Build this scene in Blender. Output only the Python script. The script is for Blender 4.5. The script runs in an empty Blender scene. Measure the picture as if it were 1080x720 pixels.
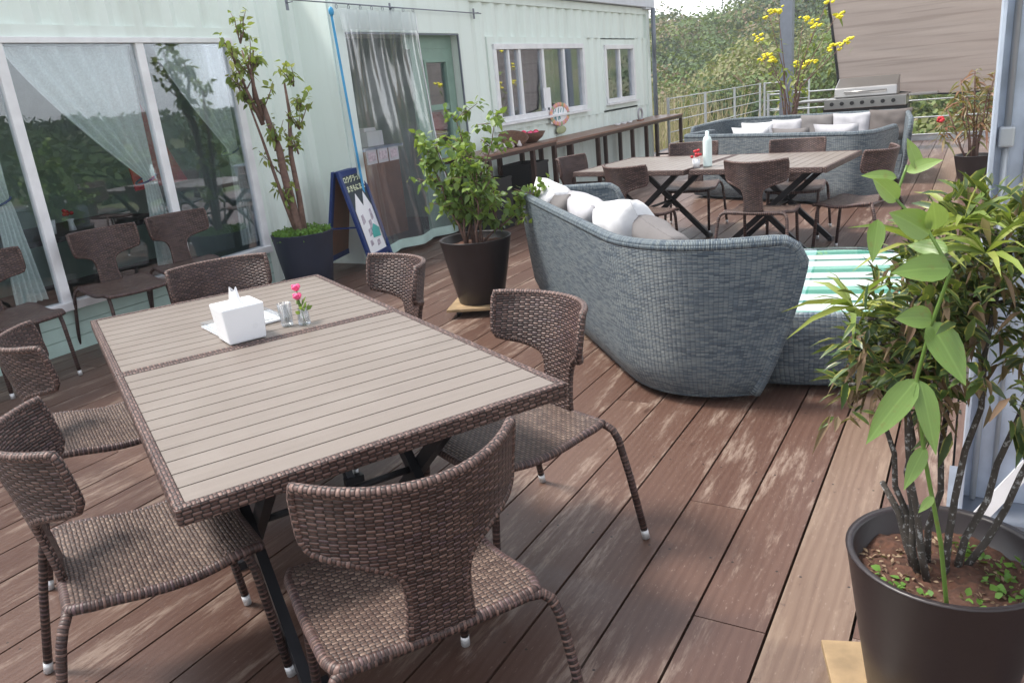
import bpy, math, random
from math import sin, cos, pi, radians, sqrt, atan2
from mathutils import Vector, Matrix, noise
import numpy as np

# ------------------------------------------------------------------ camera, light, exposure
S = bpy.context.scene
COL = S.collection
cam = bpy.data.cameras.new('camera'); camo = bpy.data.objects.new('camera', cam); COL.objects.link(camo)
rx = Vector((0.8649405, 0.4929562, -0.0941915)).normalized()
fw = Vector((-0.4964751, 0.8129753, -0.3042757)).normalized()
upv = rx.cross(fw).normalized(); fw = upv.cross(rx).normalized()
camo.matrix_world = Matrix(((rx.x, upv.x, -fw.x, 0), (rx.y, upv.y, -fw.y, 0), (rx.z, upv.z, -fw.z, 1.5), (0, 0, 0, 1)))
cam.sensor_width = 36; cam.lens = 27.55; cam.clip_start = 0.05; cam.clip_end = 600
S.camera = camo

W = bpy.data.worlds.new('World'); S.world = W; W.use_nodes = True
SUN_EL, SUN_AZ = 62, 255          # azimuth from +Y towards +X
nt = W.node_tree; nt.nodes.clear()
sky = nt.nodes.new('ShaderNodeTexSky'); sky.sky_type = 'NISHITA'; sky.sun_disc = False
sky.sun_elevation = radians(SUN_EL); sky.sun_rotation = radians(SUN_AZ)
sky.air_density = 1.0; sky.dust_density = 1.0; sky.ozone_density = 1.0
bg = nt.nodes.new('ShaderNodeBackground'); bg.inputs['Strength'].default_value = 0.15
wo = nt.nodes.new('ShaderNodeOutputWorld')
bw = nt.nodes.new('ShaderNodeRGBToBW'); mxw = nt.nodes.new('ShaderNodeMix'); mxw.data_type = 'RGBA'; mxw.inputs[0].default_value = .86   # thin bright cloud cover greys the blue
nt.links.new(sky.outputs[0], bw.inputs[0]); nt.links.new(sky.outputs[0], mxw.inputs[6]); nt.links.new(bw.outputs[0], mxw.inputs[7]); nt.links.new(mxw.outputs[2], bg.inputs[0]); nt.links.new(bg.outputs[0], wo.inputs[0])
sun = bpy.data.lights.new('sun', 'SUN'); sun.energy = 1.5; sun.angle = radians(12); sun.color = (1, .95, .87)
suno = bpy.data.objects.new('sun', sun); COL.objects.link(suno)
sd = Vector((sin(radians(SUN_AZ)) * cos(radians(SUN_EL)), cos(radians(SUN_AZ)) * cos(radians(SUN_EL)), sin(radians(SUN_EL))))
suno.rotation_euler = sd.to_track_quat('Z', 'Y').to_euler()
S.view_settings.view_transform = 'Standard'; S.view_settings.look = 'None'
S.view_settings.gamma = 1.0; S.view_settings.exposure = 1.92
S.view_settings.use_curve_mapping = False
S.render.engine = 'CYCLES'
S.cycles.use_denoising = True
S.cycles.max_bounces = 6; S.cycles.diffuse_bounces = 3; S.cycles.glossy_bounces = 3
S.cycles.transmission_bounces = 4; S.cycles.transparent_max_bounces = 12
S.cycles.sample_clamp_indirect = 6

R = random.Random(7)

# ------------------------------------------------------------------ mesh helpers
class MB:
    def __init__(s): s.v = []; s.f = []; s.uv = []; s.mi = []; s.sm = []; s.rnd = []; s.r = 0.0
    def add(s, vs, fs, uvs=None, mi=0, sm=False):
        o = len(s.v); s.v.extend([tuple(p) for p in vs])
        for k, f in enumerate(fs):
            s.f.append(tuple(o + i for i in f)); s.uv.append(uvs[k] if uvs else None)
            s.mi.append(mi); s.sm.append(sm); s.rnd.append(s.r)
        return s
    def hexa(s, p, mi=0):   # p: 4 bottom, 4 top, ccw from above
        return s.add(p, [(3, 2, 1, 0), (4, 5, 6, 7), (0, 1, 5, 4), (1, 2, 6, 5), (2, 3, 7, 6), (3, 0, 4, 7)], mi=mi)
    def box(s, x0, x1, y0, y1, z0, z1, mi=0):
        return s.hexa([(x0, y0, z0), (x1, y0, z0), (x1, y1, z0), (x0, y1, z0), (x0, y0, z1), (x1, y0, z1), (x1, y1, z1), (x0, y1, z1)], mi)
    def bar(s, a, b, w, h, upd=(0, 0, 1), mi=0):     # rectangular bar from a to b; w sideways, h along upd
        a = Vector(a); b = Vector(b); d = (b - a).normalized(); u = Vector(upd)
        sd_ = d.cross(u)
        if sd_.length < 1e-4: sd_ = d.cross(Vector((1, 0, 0)))
        sd_.normalize(); u = sd_.cross(d).normalized()
        x = sd_ * (w / 2); y = u * (h / 2)
        return s.hexa([a - x - y, a + x - y, b + x - y, b - x - y, a - x + y, a + x + y, b + x + y, b - x + y], mi)
    def tube(s, pts, r, seg=8, mi=0, caps=True, closed=False):
        P = [Vector(p) for p in pts]; n = len(P)
        rr = r if isinstance(r, (list, tuple)) else [r] * n
        rings = []; nrm = None; L = 0; Ls = []
        for i in range(n):
            if closed: t = P[(i + 1) % n] - P[i - 1]
            else: t = P[min(i + 1, n - 1)] - P[max(i - 1, 0)]
            t.normalize()
            if nrm is None:
                nrm = t.cross(Vector((0, 0, 1)))
                if nrm.length < .1: nrm = t.cross(Vector((1, 0, 0)))
            nrm = (nrm - t * nrm.dot(t)).normalized(); bn = t.cross(nrm)
            if i: L += (P[i] - P[i - 1]).length
            Ls.append(L)
            rings.append([P[i] + (nrm * cos(2 * pi * k / seg) + bn * sin(2 * pi * k / seg)) * rr[i] for k in range(seg)])
        vs = [p for ring in rings for p in ring]; fs = []; uvs = []
        m = n if closed else n - 1; c = 2 * pi * (sum(rr) / n)
        for i in range(m):
            j = (i + 1) % n; l1 = Ls[j] if j else L + (P[0] - P[-1]).length
            for k in range(seg):
                k2 = (k + 1) % seg
                fs.append((i * seg + k, i * seg + k2, j * seg + k2, j * seg + k))
                uvs.append([(k / seg * c, Ls[i]), ((k + 1) / seg * c, Ls[i]), ((k + 1) / seg * c, l1), (k / seg * c, l1)])
        s.add(vs, fs, uvs, mi, True)
        if caps and not closed:
            o = len(s.v) - len(vs)
            s.f.append(tuple(o + k for k in range(seg - 1, -1, -1))); s.f.append(tuple(o + (n - 1) * seg + k for k in range(seg)))
            for _ in range(2): s.uv.append(None); s.mi.append(mi); s.sm.append(False); s.rnd.append(s.r)
        return s
    def lathe(s, prof, c=(0, 0, 0), seg=24, mi=0, sm=True):
        vs = []; fs = []; uvs = []
        for (r, z) in prof:
            for k in range(seg): vs.append((c[0] + r * cos(2 * pi * k / seg), c[1] + r * sin(2 * pi * k / seg), c[2] + z))
        for i in range(len(prof) - 1):
            for k in range(seg):
                k2 = (k + 1) % seg
                fs.append((i * seg + k, i * seg + k2, (i + 1) * seg + k2, (i + 1) * seg + k))
                r0 = .2; z0 = prof[i][1] + prof[i][0]; z1 = prof[i + 1][1] + prof[i + 1][0]
                uvs.append([(k / seg, z0), ((k + 1) / seg, z0), ((k + 1) / seg, z1), (k / seg, z1)])
        return s.add(vs, fs, uvs, mi, sm)
    def grid(s, P, U=None, mi=0, sm=True, flip=False):
        n = len(P); m = len(P[0]); vs = [p for row in P for p in row]; fs = []; uvs = []
        for i in range(n - 1):
            for j in range(m - 1):
                q = [(i, j), (i, j + 1), (i + 1, j + 1), (i + 1, j)]
                if flip: q.reverse()
                fs.append(tuple(a * m + b for a, b in q))
                if U: uvs.append([U[a][b] for a, b in q])
        return s.add(vs, fs, uvs if U else None, mi, sm)
    def blob(s, c, rx_, ry_, rz_, seg=10, rings=6, mi=0):
        prof = []
        vs = []; fs = []
        for i in range(rings + 1):
            th = pi * i / rings
            for k in range(seg):
                vs.append((c[0] + rx_ * max(.001, sin(th)) * cos(2 * pi * k / seg), c[1] + ry_ * max(.001, sin(th)) * sin(2 * pi * k / seg), c[2] - rz_ * cos(th)))
        for i in range(rings):
            for k in range(seg):
                k2 = (k + 1) % seg
                fs.append((i * seg + k, i * seg + k2, (i + 1) * seg + k2, (i + 1) * seg + k))
        return s.add(vs, fs, None, mi, True)
    def build(s, name, mats, parent=None, bevel=0):
        me = bpy.data.meshes.new(name); me.from_pydata(s.v, [], s.f)
        if not isinstance(mats, (list, tuple)): mats = [mats]
        for m in mats: me.materials.append(m)
        me.polygons.foreach_set('material_index', s.mi); me.polygons.foreach_set('use_smooth', s.sm)
        uvl = me.uv_layers.new(name='UVMap'); flat = []
        for k, f in enumerate(s.f):
            u = s.uv[k]
            if u is None:
                a, b, c = Vector(s.v[f[0]]), Vector(s.v[f[1]]), Vector(s.v[f[2]])
                n_ = (b - a).cross(c - a); ax = max(range(3), key=lambda i: abs(n_[i]))
                for i in f:
                    p = s.v[i]
                    flat.extend((p[1], p[2]) if ax == 0 else (p[0], p[2]) if ax == 1 else (p[0], p[1]))
            else:
                for q in u: flat.extend((q[0], q[1]))
        uvl.data.foreach_set('uv', flat)
        at = me.attributes.new('rnd', 'FLOAT', 'FACE'); at.data.foreach_set('value', s.rnd)
        me.update()
        o = bpy.data.objects.new(name, me); COL.objects.link(o)
        if parent: o.parent = parent
        if bevel:
            b = o.modifiers.new('bevel', 'BEVEL'); b.width = bevel; b.segments = 2; b.limit_method = 'ANGLE'
        return o

def tag(o, label=None, cat=None, group=None, kind=None):
    if label: o['label'] = label
    if cat: o['category'] = cat
    if group: o['group'] = group
    if kind: o['kind'] = kind
    return o
def empty(name, loc=(0, 0, 0), rz=0, label=None, cat=None, group=None):
    o = bpy.data.objects.new(name, None); COL.objects.link(o); o.location = loc; o.rotation_euler = (0, 0, rz)
    o.empty_display_size = .1
    return tag(o, label, cat, group)
def children(o): return [c for c in bpy.data.objects if c.parent == o]
def copy_tree(o, parent=None):
    c = o.copy(); COL.objects.link(c); c.parent = parent
    for ch in children(o): copy_tree(ch, c)
    return c

# ------------------------------------------------------------------ material helpers
class NT:
    def __init__(s, name):
        s.m = bpy.data.materials.new(name); s.m.use_nodes = True; s.t = s.m.node_tree; s.t.nodes.clear()
        s.out = s.t.nodes.new('ShaderNodeOutputMaterial')
    def n(s, typ, ins=None, **kw):
        d = s.t.nodes.new(typ)
        for k, v in kw.items(): setattr(d, k, v)
        for k, v in (ins or {}).items():
            if hasattr(v, 'default_value') or hasattr(v, 'is_linked'): s.t.links.new(v, d.inputs[k])
            else: d.inputs[k].default_value = v
        return d
    def math(s, op, a, b=0.0, c=None, clamp=False):
        d = s.n('ShaderNodeMath', operation=op, use_clamp=clamp)
        for i, v in enumerate((a, b, c)):
            if v is None: continue
            if hasattr(v, 'is_linked'): s.t.links.new(v, d.inputs[i])
            else: d.inputs[i].default_value = v
        return d.outputs[0]
    def mix(s, f, a, b, typ='MIX'):
        d = s.n('ShaderNodeMix', data_type='RGBA', blend_type=typ)
        for sock, v in ((d.inputs[0], f), (d.inputs[6], a), (d.inputs[7], b)):
            if hasattr(v, 'is_linked'): s.t.links.new(v, sock)
            else: sock.default_value = v if not isinstance(v, tuple) else (v + (1,) if len(v) == 3 else v)
        return d.outputs[2]
    def ramp(s, f, stops, interp='LINEAR'):
        d = s.n('ShaderNodeValToRGB', {0: f}); cr = d.color_ramp; cr.interpolation = interp
        while len(cr.elements) < len(stops): cr.elements.new(.5)
        for e, (p, c) in zip(cr.elements, stops): e.position = p; e.color = (c + (1,)) if len(c) == 3 else c
        return d.outputs[0]
    def principled(s, col, rough=.6, metal=0, normal=None, spec=.5, **extra):
        d = s.n('ShaderNodeBsdfPrincipled')
        for k, v in (('Base Color', col), ('Roughness', rough), ('Metallic', metal), ('Normal', normal), ('Specular IOR Level', spec), *extra.items()):
            if v is None: continue
            if hasattr(v, 'is_linked'): s.t.links.new(v, d.inputs[k])
            elif isinstance(v, tuple): d.inputs[k].default_value = v + (1,) if len(v) == 3 else v
            else: d.inputs[k].default_value = v
        s.t.links.new(d.outputs[0], s.out.inputs[0]); return d
    def bump(s, h, strength=.5, dist=.01):
        return s.n('ShaderNodeBump', {'Height': h, 'Strength': strength, 'Distance': dist}).outputs[0]
    def noise(s, scale, detail=3, vec=None, rough=.5, out=0):
        ins = {'Scale': scale, 'Detail': detail, 'Roughness': rough}
        if vec is not None: ins['Vector'] = vec
        return s.n('ShaderNodeTexNoise', ins).outputs[out]
    def coord(s, which='Object'): return s.n('ShaderNodeTexCoord').outputs[which]
    def mapping(s, vec, scale=(1, 1, 1), loc=(0, 0, 0), rot=(0, 0, 0)):
        return s.n('ShaderNodeMapping', {'Vector': vec, 'Scale': scale, 'Location': loc, 'Rotation': rot}).outputs[0]

def plain(name, col, rough=.6, metal=0, nscale=8, namt=.12, bump=.0, spec=.5, **ex):
    t = NT(name); co = t.coord()
    n = t.noise(nscale, 4, co)
    c = t.mix(n, tuple(x * (1 - namt * 1.6) for x in col), tuple(min(1, x * (1 + namt * 1.6)) for x in col))
    nm = t.bump(t.noise(nscale * 12, 2, co), bump, .002) if bump else None
    t.principled(c, t.math('MULTIPLY_ADD', n, .2, rough - .1), metal, nm, spec, **ex); return t.m

def weave(name, su, sv, cols, gap=(.012, .008, .008), bump=.9, dist=.004, rough=.5, stake=.35, big=.25, twine=False):
    """woven strands over UV in metres: rows of height sv over and under stakes of width su"""
    t = NT(name); uv = t.coord('UV'); sp = t.n('ShaderNodeSeparateXYZ', {0: uv})
    wob = t.noise(35, 2, uv)
    x = t.math('DIVIDE', sp.outputs[0], su)
    y = t.math('ADD', t.math('DIVIDE', sp.outputs[1], sv), t.math('MULTIPLY', wob, .5))
    iy = t.math('FLOOR', y); ix = t.math('FLOOR', x)
    fx = t.math('FRACT', x); fy = t.math('FRACT', y)
    ph = t.math('MULTIPLY', t.math('ADD', x, iy), pi)
    hump = t.math('MULTIPLY_ADD', t.math('SINE', ph), .0, 0)
    par = t.math('PINGPONG', t.math('ADD', ix, iy), 1.0)         # 0 / 1
    if twine: par = t.math('MULTIPLY', par, 0.0)
    dx = t.math('MULTIPLY_ADD', fx, 2, -1); dy = t.math('MULTIPLY_ADD', fy, 2, -1)
    cx = t.math('SUBTRACT', 1, t.math('POWER', t.math('ABSOLUTE', dx), 2.5))
    cy = t.math('SUBTRACT', 1, t.math('POWER', t.math('ABSOLUTE', dy), 2.5))
    over = t.math('MULTIPLY', cy, t.math('MULTIPLY_ADD', cx, .45, .55) if not twine else t.math('MULTIPLY_ADD', cx, .68, .32))       # strand on top
    under = t.math('MULTIPLY', cx, t.math('MULTIPLY_ADD', cy, .4, stake * .6))
    under = t.math('MULTIPLY', under, .75)
    h = t.math('ADD', t.math('MULTIPLY', over, t.math('SUBTRACT', 1, par)), t.math('MULTIPLY', under, par))
    # colour per strand piece
    cmb = t.n('ShaderNodeCombineXYZ', {0: t.math('FLOOR', t.math('DIVIDE', t.math('ADD', ix, iy), 2)), 1: iy})
    wn = t.n('ShaderNodeTexWhiteNoise', {'Vector': cmb.outputs[0]}, noise_dimensions='3D').outputs[0]
    lg = t.noise(9, 2, uv)
    f = t.math('ADD', t.math('MULTIPLY', wn, .65), t.math('MULTIPLY_ADD', lg, big * 2, -.15), clamp=True)
    k = len(cols) - 1
    c = t.ramp(f, [(i / k, cc) for i, cc in enumerate(cols)])
    stakec = t.mix(.5, c, tuple(a * .6 for a in cols[0]))
    c = t.mix(par, c, stakec)
    g = t.n('ShaderNodeMapRange', {0: h, 1: .12, 2: .5}, interpolation_type='SMOOTHSTEP').outputs[0]
    c = t.mix(g, gap, c)
    t.principled(c, rough, 0, t.bump(h, bump, dist), .45); return t.m

M = {}
brown = [(.036, .018, .017), (.080, .042, .036), (.155, .092, .076), (.088, .052, .058), (.115, .064, .050)]
M['wicker'] = weave('wicker', .0165, .0080, brown, bump=1.0, dist=.0035, rough=.42)
M['wicker_seat'] = weave('wicker_seat', .0125, .0105, [(.065, .037, .030), (.14, .09, .070), (.25, .18, .14)], stake=.4, gap=(.02, .012, .012), dist=.004)
M['wrap'] = weave('wrap', .2, .0075, brown, bump=.7, dist=.002)
M['border'] = weave('border', .019, .0092, [(.075, .038, .032), (.15, .088, .075), (.24, .155, .13)], bump=.9, dist=.003)
grey = [(.065, .092, .12), (.105, .14, .175), (.22, .255, .265), (.125, .165, .20), (.16, .195, .215)]
M['sofa'] = weave('sofa_weave', .023, .0068, grey, gap=(.030, .040, .055), stake=.9, bump=1.0, dist=.005, big=.22, twine=True)
M['black_metal'] = plain('black_metal', (.018, .018, .022), .4, .3, spec=.5)
M['brown_metal'] = plain('brown_metal', (.055, .028, .022), .45, .2)
M['cap'] = plain('plastic_cap', (.55, .55, .56), .35, .4)
M['steel'] = plain('steel', (.36, .35, .34), .32, .9, 3, .08)
M['galv'] = plain('galvanised', (.50, .56, .66), .5, .4, 9, .28, spec=.5)
M['galv_dark'] = plain('galvanised_dark', (.2, .22, .26), .5, .5, 10, .15)
M['rail'] = plain('rail_paint', (.48, .50, .52), .4, .3)
M['white_frame'] = plain('white_frame', (.80, .80, .82), .4)
M['white_plastic'] = plain('white_plastic', (.80, .81, .84), .3, namt=.02)
M['paper'] = plain('paper', (.85, .85, .87), .7, namt=.02)
M['pot_dark'] = plain('pot_dark', (.020, .014, .015), .38, nscale=5, namt=.25, bump=.1)
M['pot_blue'] = plain('pot_blue', (.020, .026, .048), .5)
M['blue_paint'] = plain('blue_paint', (.012, .035, .16), .45)
M['strap'] = plain('blue_strap', (.05, .33, .62), .5)
M['cush_white'] = plain('cushion_white', (.62, .62, .64), .85, nscale=14, bump=.3)
M['cush_light'] = plain('cushion_light', (.38, .375, .40), .85, nscale=14, bump=.3)
M['cush_grey'] = plain('cushion_grey', (.14, .13, .13), .85, nscale=14, bump=.3)
M['cush_brown'] = plain('cushion_brown', (.10, .085, .08), .85, nscale=14, bump=.3)
M['wood_pale'] = plain('pale_board', (.27, .185, .10), .7, nscale=12, namt=.45, bump=.3)
M['wood_brown'] = plain('brown_wood', (.26, .12, .07), .5, nscale=6, namt=.25)
M['black_plastic'] = plain('black_plastic', (.012, .012, .014), .5)
M['soil'] = plain('soil', (.085, .038, .024), .95, nscale=70, namt=.62, bump=1)
M['red'] = plain('red', (.5, .02, .03), .6)
M['pink'] = plain('pink_petal', (.8, .08, .22), .5)
M['yellow'] = plain('yellow_petal', (.86, .74, .03), .6, nscale=40)
M['bark'] = plain('bark', (.16, .095, .075), .85, nscale=30, namt=.45, bump=.8)
M['bark_dark'] = None
M['interior'] = plain('interior_wall', (.36, .48, .42), .8)
M['interior_dark'] = plain('interior_floor', (.04, .035, .035), .6)
M['door_green'] = plain('door_green', (.22, .33, .275), .5)
M['mint'] = plain('mint_board', (.50, .66, .61), .6)
M['basket'] = weave('basket_weave', .012, .008, [(.18, .08, .045), (.32, .16, .09)], bump=.8)
M['chalk_black'] = plain('chalk_black', (.035, .05, .06), .7)
M['chalk_text'] = plain('chalk_text', (.75, .80, .55), .8, namt=.02)
M['dark_window'] = plain('curtain_brown', (.13, .115, .115), .8)

def t_mat():
    t = NT('bark_lichen'); co = t.coord()
    n = t.n('ShaderNodeTexVoronoi', {'Vector': co, 'Scale': 130.0}).outputs[0]
    n2 = t.noise(30, 3, co)
    f = t.n('ShaderNodeMapRange', {0: t.noise(85, 4, co, .7), 1: .56, 2: .63}).outputs[0]
    c = t.mix(n2, (.02, .018, .016), (.075, .06, .05))
    c = t.mix(f, c, (.27, .27, .27))
    t.principled(c, .8, 0, t.bump(n2, .8, .004)); return t.m
M['bark_dark'] = t_mat()

def deck_mat():
    t = NT('deck_boards'); co = t.coord(); at = t.n('ShaderNodeAttribute', attribute_name='rnd').outputs['Fac']
    off = t.n('ShaderNodeCombineXYZ', {0: t.math('MULTIPLY', at, 37.0), 1: t.math('MULTIPLY', at, 91.0), 2: 0.0}).outputs[0]
    v = t.n('ShaderNodeVectorMath', {0: co, 1: off}, operation='ADD').outputs[0]
    grain = t.noise(1.0, 6, t.mapping(v, (70, 2.0, 4)), .65)
    swirl = t.n('ShaderNodeTexWave', {'Vector': t.mapping(v, (1, .09, 1)), 'Scale': 11.0, 'Distortion': 7.0, 'Detail': 3.0, 'Detail Scale': 1.6}, wave_type='BANDS', bands_direction='X').outputs[1]
    wear = t.noise(1.0, 8, t.mapping(v, (8, 1.25, 4)), .70)
    fine = t.noise(1.0, 5, t.mapping(v, (60, 7, 4)), .75)
    blot = t.noise(1.6, 4, v)
    base = t.ramp(at, [(0, (.075, .037, .025)), (.35, (.125, .068, .047)), (.65, (.092, .047, .033)), (1, (.155, .092, .066))])
    base = t.mix(t.math('MULTIPLY', grain, .75), t.mix(.55, base, (.035, .017, .013)), base)
    base = t.mix(t.math('MULTIPLY', swirl, .13), base, (.22, .14, .105))
    base = t.mix(t.math('MULTIPLY', blot, .35), base, (.105, .058, .048))
    wm = t.n('ShaderNodeMapRange', {0: wear, 1: .50, 2: .62}, interpolation_type='SMOOTHSTEP').outputs[0]
    fm = t.n('ShaderNodeMapRange', {0: fine, 1: .40, 2: .56}).outputs[0]
    wf = t.math('MULTIPLY', t.math('MULTIPLY', wm, fm), .55)
    c = t.mix(wf, base, (.34, .265, .215))
    # one board worn bare
    bare = t.n('ShaderNodeAttribute', attribute_name='rnd').outputs['Fac']
    bm = t.math('GREATER_THAN', bare, .95)
    c2 = t.mix(t.math('MULTIPLY', t.math('ADD', grain, t.math('MULTIPLY', swirl, .35)), .75), (.11, .068, .048), (.27, .20, .145))
    c = t.mix(t.math('MULTIPLY', bm, t.math('MULTIPLY_ADD', wm, .35, .5)), c, c2)
    speck = t.n('ShaderNodeMapRange', {0: t.noise(1.0, 4, t.mapping(v, (26, 17, 4)), .7), 1: .64, 2: .70}).outputs[0]
    c = t.mix(t.math('MULTIPLY', speck, .45), c, (.05, .03, .025))
    lsp = t.n('ShaderNodeMapRange', {0: t.noise(1.0, 5, t.mapping(v, (120, 30, 4)), .7), 1: .60, 2: .68}).outputs[0]
    c = t.mix(t.math('MULTIPLY', lsp, .30), c, (.42, .34, .29))
    # knots
    vo = t.n('ShaderNodeTexVoronoi', {'Vector': t.mapping(v, (5.0, 1.7, 1)), 'Scale': 1.0}).outputs[0]
    kn = t.n('ShaderNodeMapRange', {0: vo, 1: .03, 2: .085}).outputs[0]
    c = t.mix(kn, (.05, .025, .018), c)
    sx_ = t.n('ShaderNodeSeparateXYZ', {0: co})
    fxs = t.math('ABSOLUTE', t.math('MULTIPLY', t.math('SUBTRACT', t.math('ABSOLUTE', t.math('SUBTRACT', t.math('FRACT', t.math('DIVIDE', t.math('ADD', sx_.outputs[0], .615), .2085)), .48)), .33), .2085))
    fys = t.math('ABSOLUTE', t.math('MULTIPLY', t.math('SUBTRACT', t.math('FRACT', t.math('DIVIDE', sx_.outputs[1], .62)), .5), .62))
    ds = t.math('SQRT', t.math('ADD', t.math('MULTIPLY', fxs, fxs), t.math('MULTIPLY', fys, fys)))
    c = t.mix(t.math('LESS_THAN', ds, .0042), c, (.022, .016, .014))
    # darker, less rough area near the front of the deck
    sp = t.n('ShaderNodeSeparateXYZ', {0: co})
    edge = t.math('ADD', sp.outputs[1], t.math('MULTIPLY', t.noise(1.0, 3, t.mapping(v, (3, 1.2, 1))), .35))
    front_dark = t.n('ShaderNodeMapRange', {0: edge, 1: 2.10, 2: 2.05, 3: 0.0, 4: 1.0}).outputs[0]
    c = t.mix(t.math('MULTIPLY', front_dark, .26), c, (.045, .027, .025))
    r = t.math('MULTIPLY_ADD', front_dark, -.10, t.math('MULTIPLY_ADD', grain, .18, .33))
    hh = t.math('ADD', grain, t.math('MULTIPLY', swirl, .2))
    t.principled(c, r, 0, t.bump(hh, .4, .003), .4); return t.m
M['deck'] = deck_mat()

def table_mat():
    t = NT('table_slats'); co = t.coord()
    sp = t.n('ShaderNodeSeparateXYZ', {0: co})
    at = t.n('ShaderNodeAttribute', attribute_name='rnd').outputs['Fac']
    g = t.noise(1.0, 5, t.mapping(co, (90, 3, 10)), .6)
    b = t.noise(3, 3, co)
    c = t.mix(g, (.130, .106, .090), (.195, .163, .139))
    c = t.mix(t.math('MULTIPLY', at, .25), c, (.20, .165, .145))
    c = t.mix(t.math('MULTIPLY', t.n('ShaderNodeMapRange', {0: b, 1: .5, 2: .75}).outputs[0], .4), c, (.235, .205, .182))
    t.principled(c, .42, 0, t.bump(g, .25, .001), .5); return t.m
M['slat'] = table_mat()

def glass_mat(name, refl=.35, tint=(.94, .97, .98), rough=.0, thick=1.0):
    t = NT(name)
    lw = t.n('ShaderNodeLayerWeight', {'Blend': .35}).outputs['Fresnel']
    f = t.math('MULTIPLY_ADD', lw, .42, refl, clamp=True)
    tr = t.n('ShaderNodeBsdfTransparent', {0: tint + (1,)}); gl = t.n('ShaderNodeBsdfGlossy', {'Color': (.92, .94, 1, 1), 'Roughness': rough})
    mx = t.n('ShaderNodeMixShader', {0: f}); t.t.links.new(tr.outputs[0], mx.inputs[1]); t.t.links.new(gl.outputs[0], mx.inputs[2])
    t.t.links.new(mx.outputs[0], t.out.inputs[0]); return t.m
M['glass'] = glass_mat('window_glass', .07)
M['glass_small'] = glass_mat('drinking_glass', .10, (.93, .95, .95))
M['table_glass'] = glass_mat('table_glass', .10, (.93, .97, .96))

def vinyl_mat():
    t = NT('clear_vinyl'); co = t.coord()
    n = t.noise(3.2, 2, t.mapping(co, (1, 2.2, .8)))
    b = t.bump(n, .25, .04)
    lw = t.n('ShaderNodeLayerWeight', {'Blend': .4, 'Normal': b}).outputs['Fresnel']
    f = t.math('MULTIPLY_ADD', lw, .15, .03, clamp=True)
    tr = t.n('ShaderNodeBsdfTransparent', {0: (.97, .98, 1, 1)}); gl = t.n('ShaderNodeBsdfGlossy', {'Color': (1, 1, 1, 1), 'Roughness': .13, 'Normal': b})
    dfv = t.n('ShaderNodeBsdfDiffuse', {0: (.75, .80, .88, 1)}); m0 = t.n('ShaderNodeMixShader', {0: .08}); t.t.links.new(tr.outputs[0], m0.inputs[1]); t.t.links.new(dfv.outputs[0], m0.inputs[2]); tr = m0
    mx = t.n('ShaderNodeMixShader', {0: f}); t.t.links.new(tr.outputs[0], mx.inputs[1]); t.t.links.new(gl.outputs[0], mx.inputs[2])
    t.t.links.new(mx.outputs[0], t.out.inputs[0]); return t.m
M['vinyl'] = vinyl_mat()

def sheer_mat(name, col, alpha, spots=0):
    t = NT(name); co = t.coord()
    d = t.n('ShaderNodeBsdfDiffuse', {0: col + (1,)}); tl = t.n('ShaderNodeBsdfTranslucent', {0: col + (1,)})
    m1 = t.n('ShaderNodeMixShader', {0: .4}); t.t.links.new(d.outputs[0], m1.inputs[1]); t.t.links.new(tl.outputs[0], m1.inputs[2])
    tr = t.n('ShaderNodeBsdfTransparent')
    a = alpha
    if spots:
        v = t.noise(70, 2, co); a = t.math('MULTIPLY_ADD', t.math('GREATER_THAN', v, .52), spots, alpha, clamp=True)
    mx = t.n('ShaderNodeMixShader', {0: a}); t.t.links.new(tr.outputs[0], mx.inputs[1]); t.t.links.new(m1.outputs[0], mx.inputs[2])
    t.t.links.new(mx.outputs[0], t.out.inputs[0]); return t.m
M['lace'] = sheer_mat('lace_curtain', (.88, .95, .92), .90, .10)
M['lace_thin'] = sheer_mat('thin_curtain', (.55, .62, .66), .35)

def wall_mat():
    t = NT('mint_steel'); co = t.coord()
    n = t.noise(1.2, 4, co); st = t.noise(1.0, 4, t.mapping(co, (6, 6, .5)))
    c = t.mix(n, (.74, .83, .78), (.80, .87, .83))
    c = t.mix(t.math('MULTIPLY', t.n('ShaderNodeMapRange', {0: st, 1: .50, 2: .78}).outputs[0], .35), c, (.46, .49, .43))
    rs1 = t.n('ShaderNodeMapRange', {0: t.noise(1.0, 6, t.mapping(co, (9, 9, 2.2)), .75), 1: .68, 2: .74}).outputs[0]
    c = t.mix(t.math('MULTIPLY', rs1, .5), c, (.30, .20, .12))
    t.principled(c, .5, 0, t.bump(t.noise(60, 2, co), .06, .002), .4); return t.m
M['wall'] = wall_mat()

def shade_mat():
    t = NT('shade_cloth'); uv = t.coord('UV')
    n = t.noise(2.0, 5, t.mapping(uv, (.5, 9, 1)), .65); f = t.noise(60, 2, t.mapping(uv, (.6, 3, 1)))
    ln = t.n('ShaderNodeMapRange', {0: t.noise(1.0, 4, t.mapping(uv, (.45, 16, 1)), .4), 1: .56, 2: .64}).outputs[0]
    c = t.mix(n, (.42, .34, .30), (.60, .51, .46)); c = t.mix(t.math('MULTIPLY', f, .3), c, (.36, .29, .26))
    c = t.mix(t.math('MULTIPLY', ln, .28), c, (.20, .15, .13))
    d = t.n('ShaderNodeBsdfDiffuse', {0: c}); tl = t.n('ShaderNodeBsdfTranslucent', {0: c})
    mx = t.n('ShaderNodeMixShader', {0: .35}); t.t.links.new(d.outputs[0], mx.inputs[1]); t.t.links.new(tl.outputs[0], mx.inputs[2])
    t.t.links.new(mx.outputs[0], t.out.inputs[0]); return t.m
M['shade'] = shade_mat()

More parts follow.
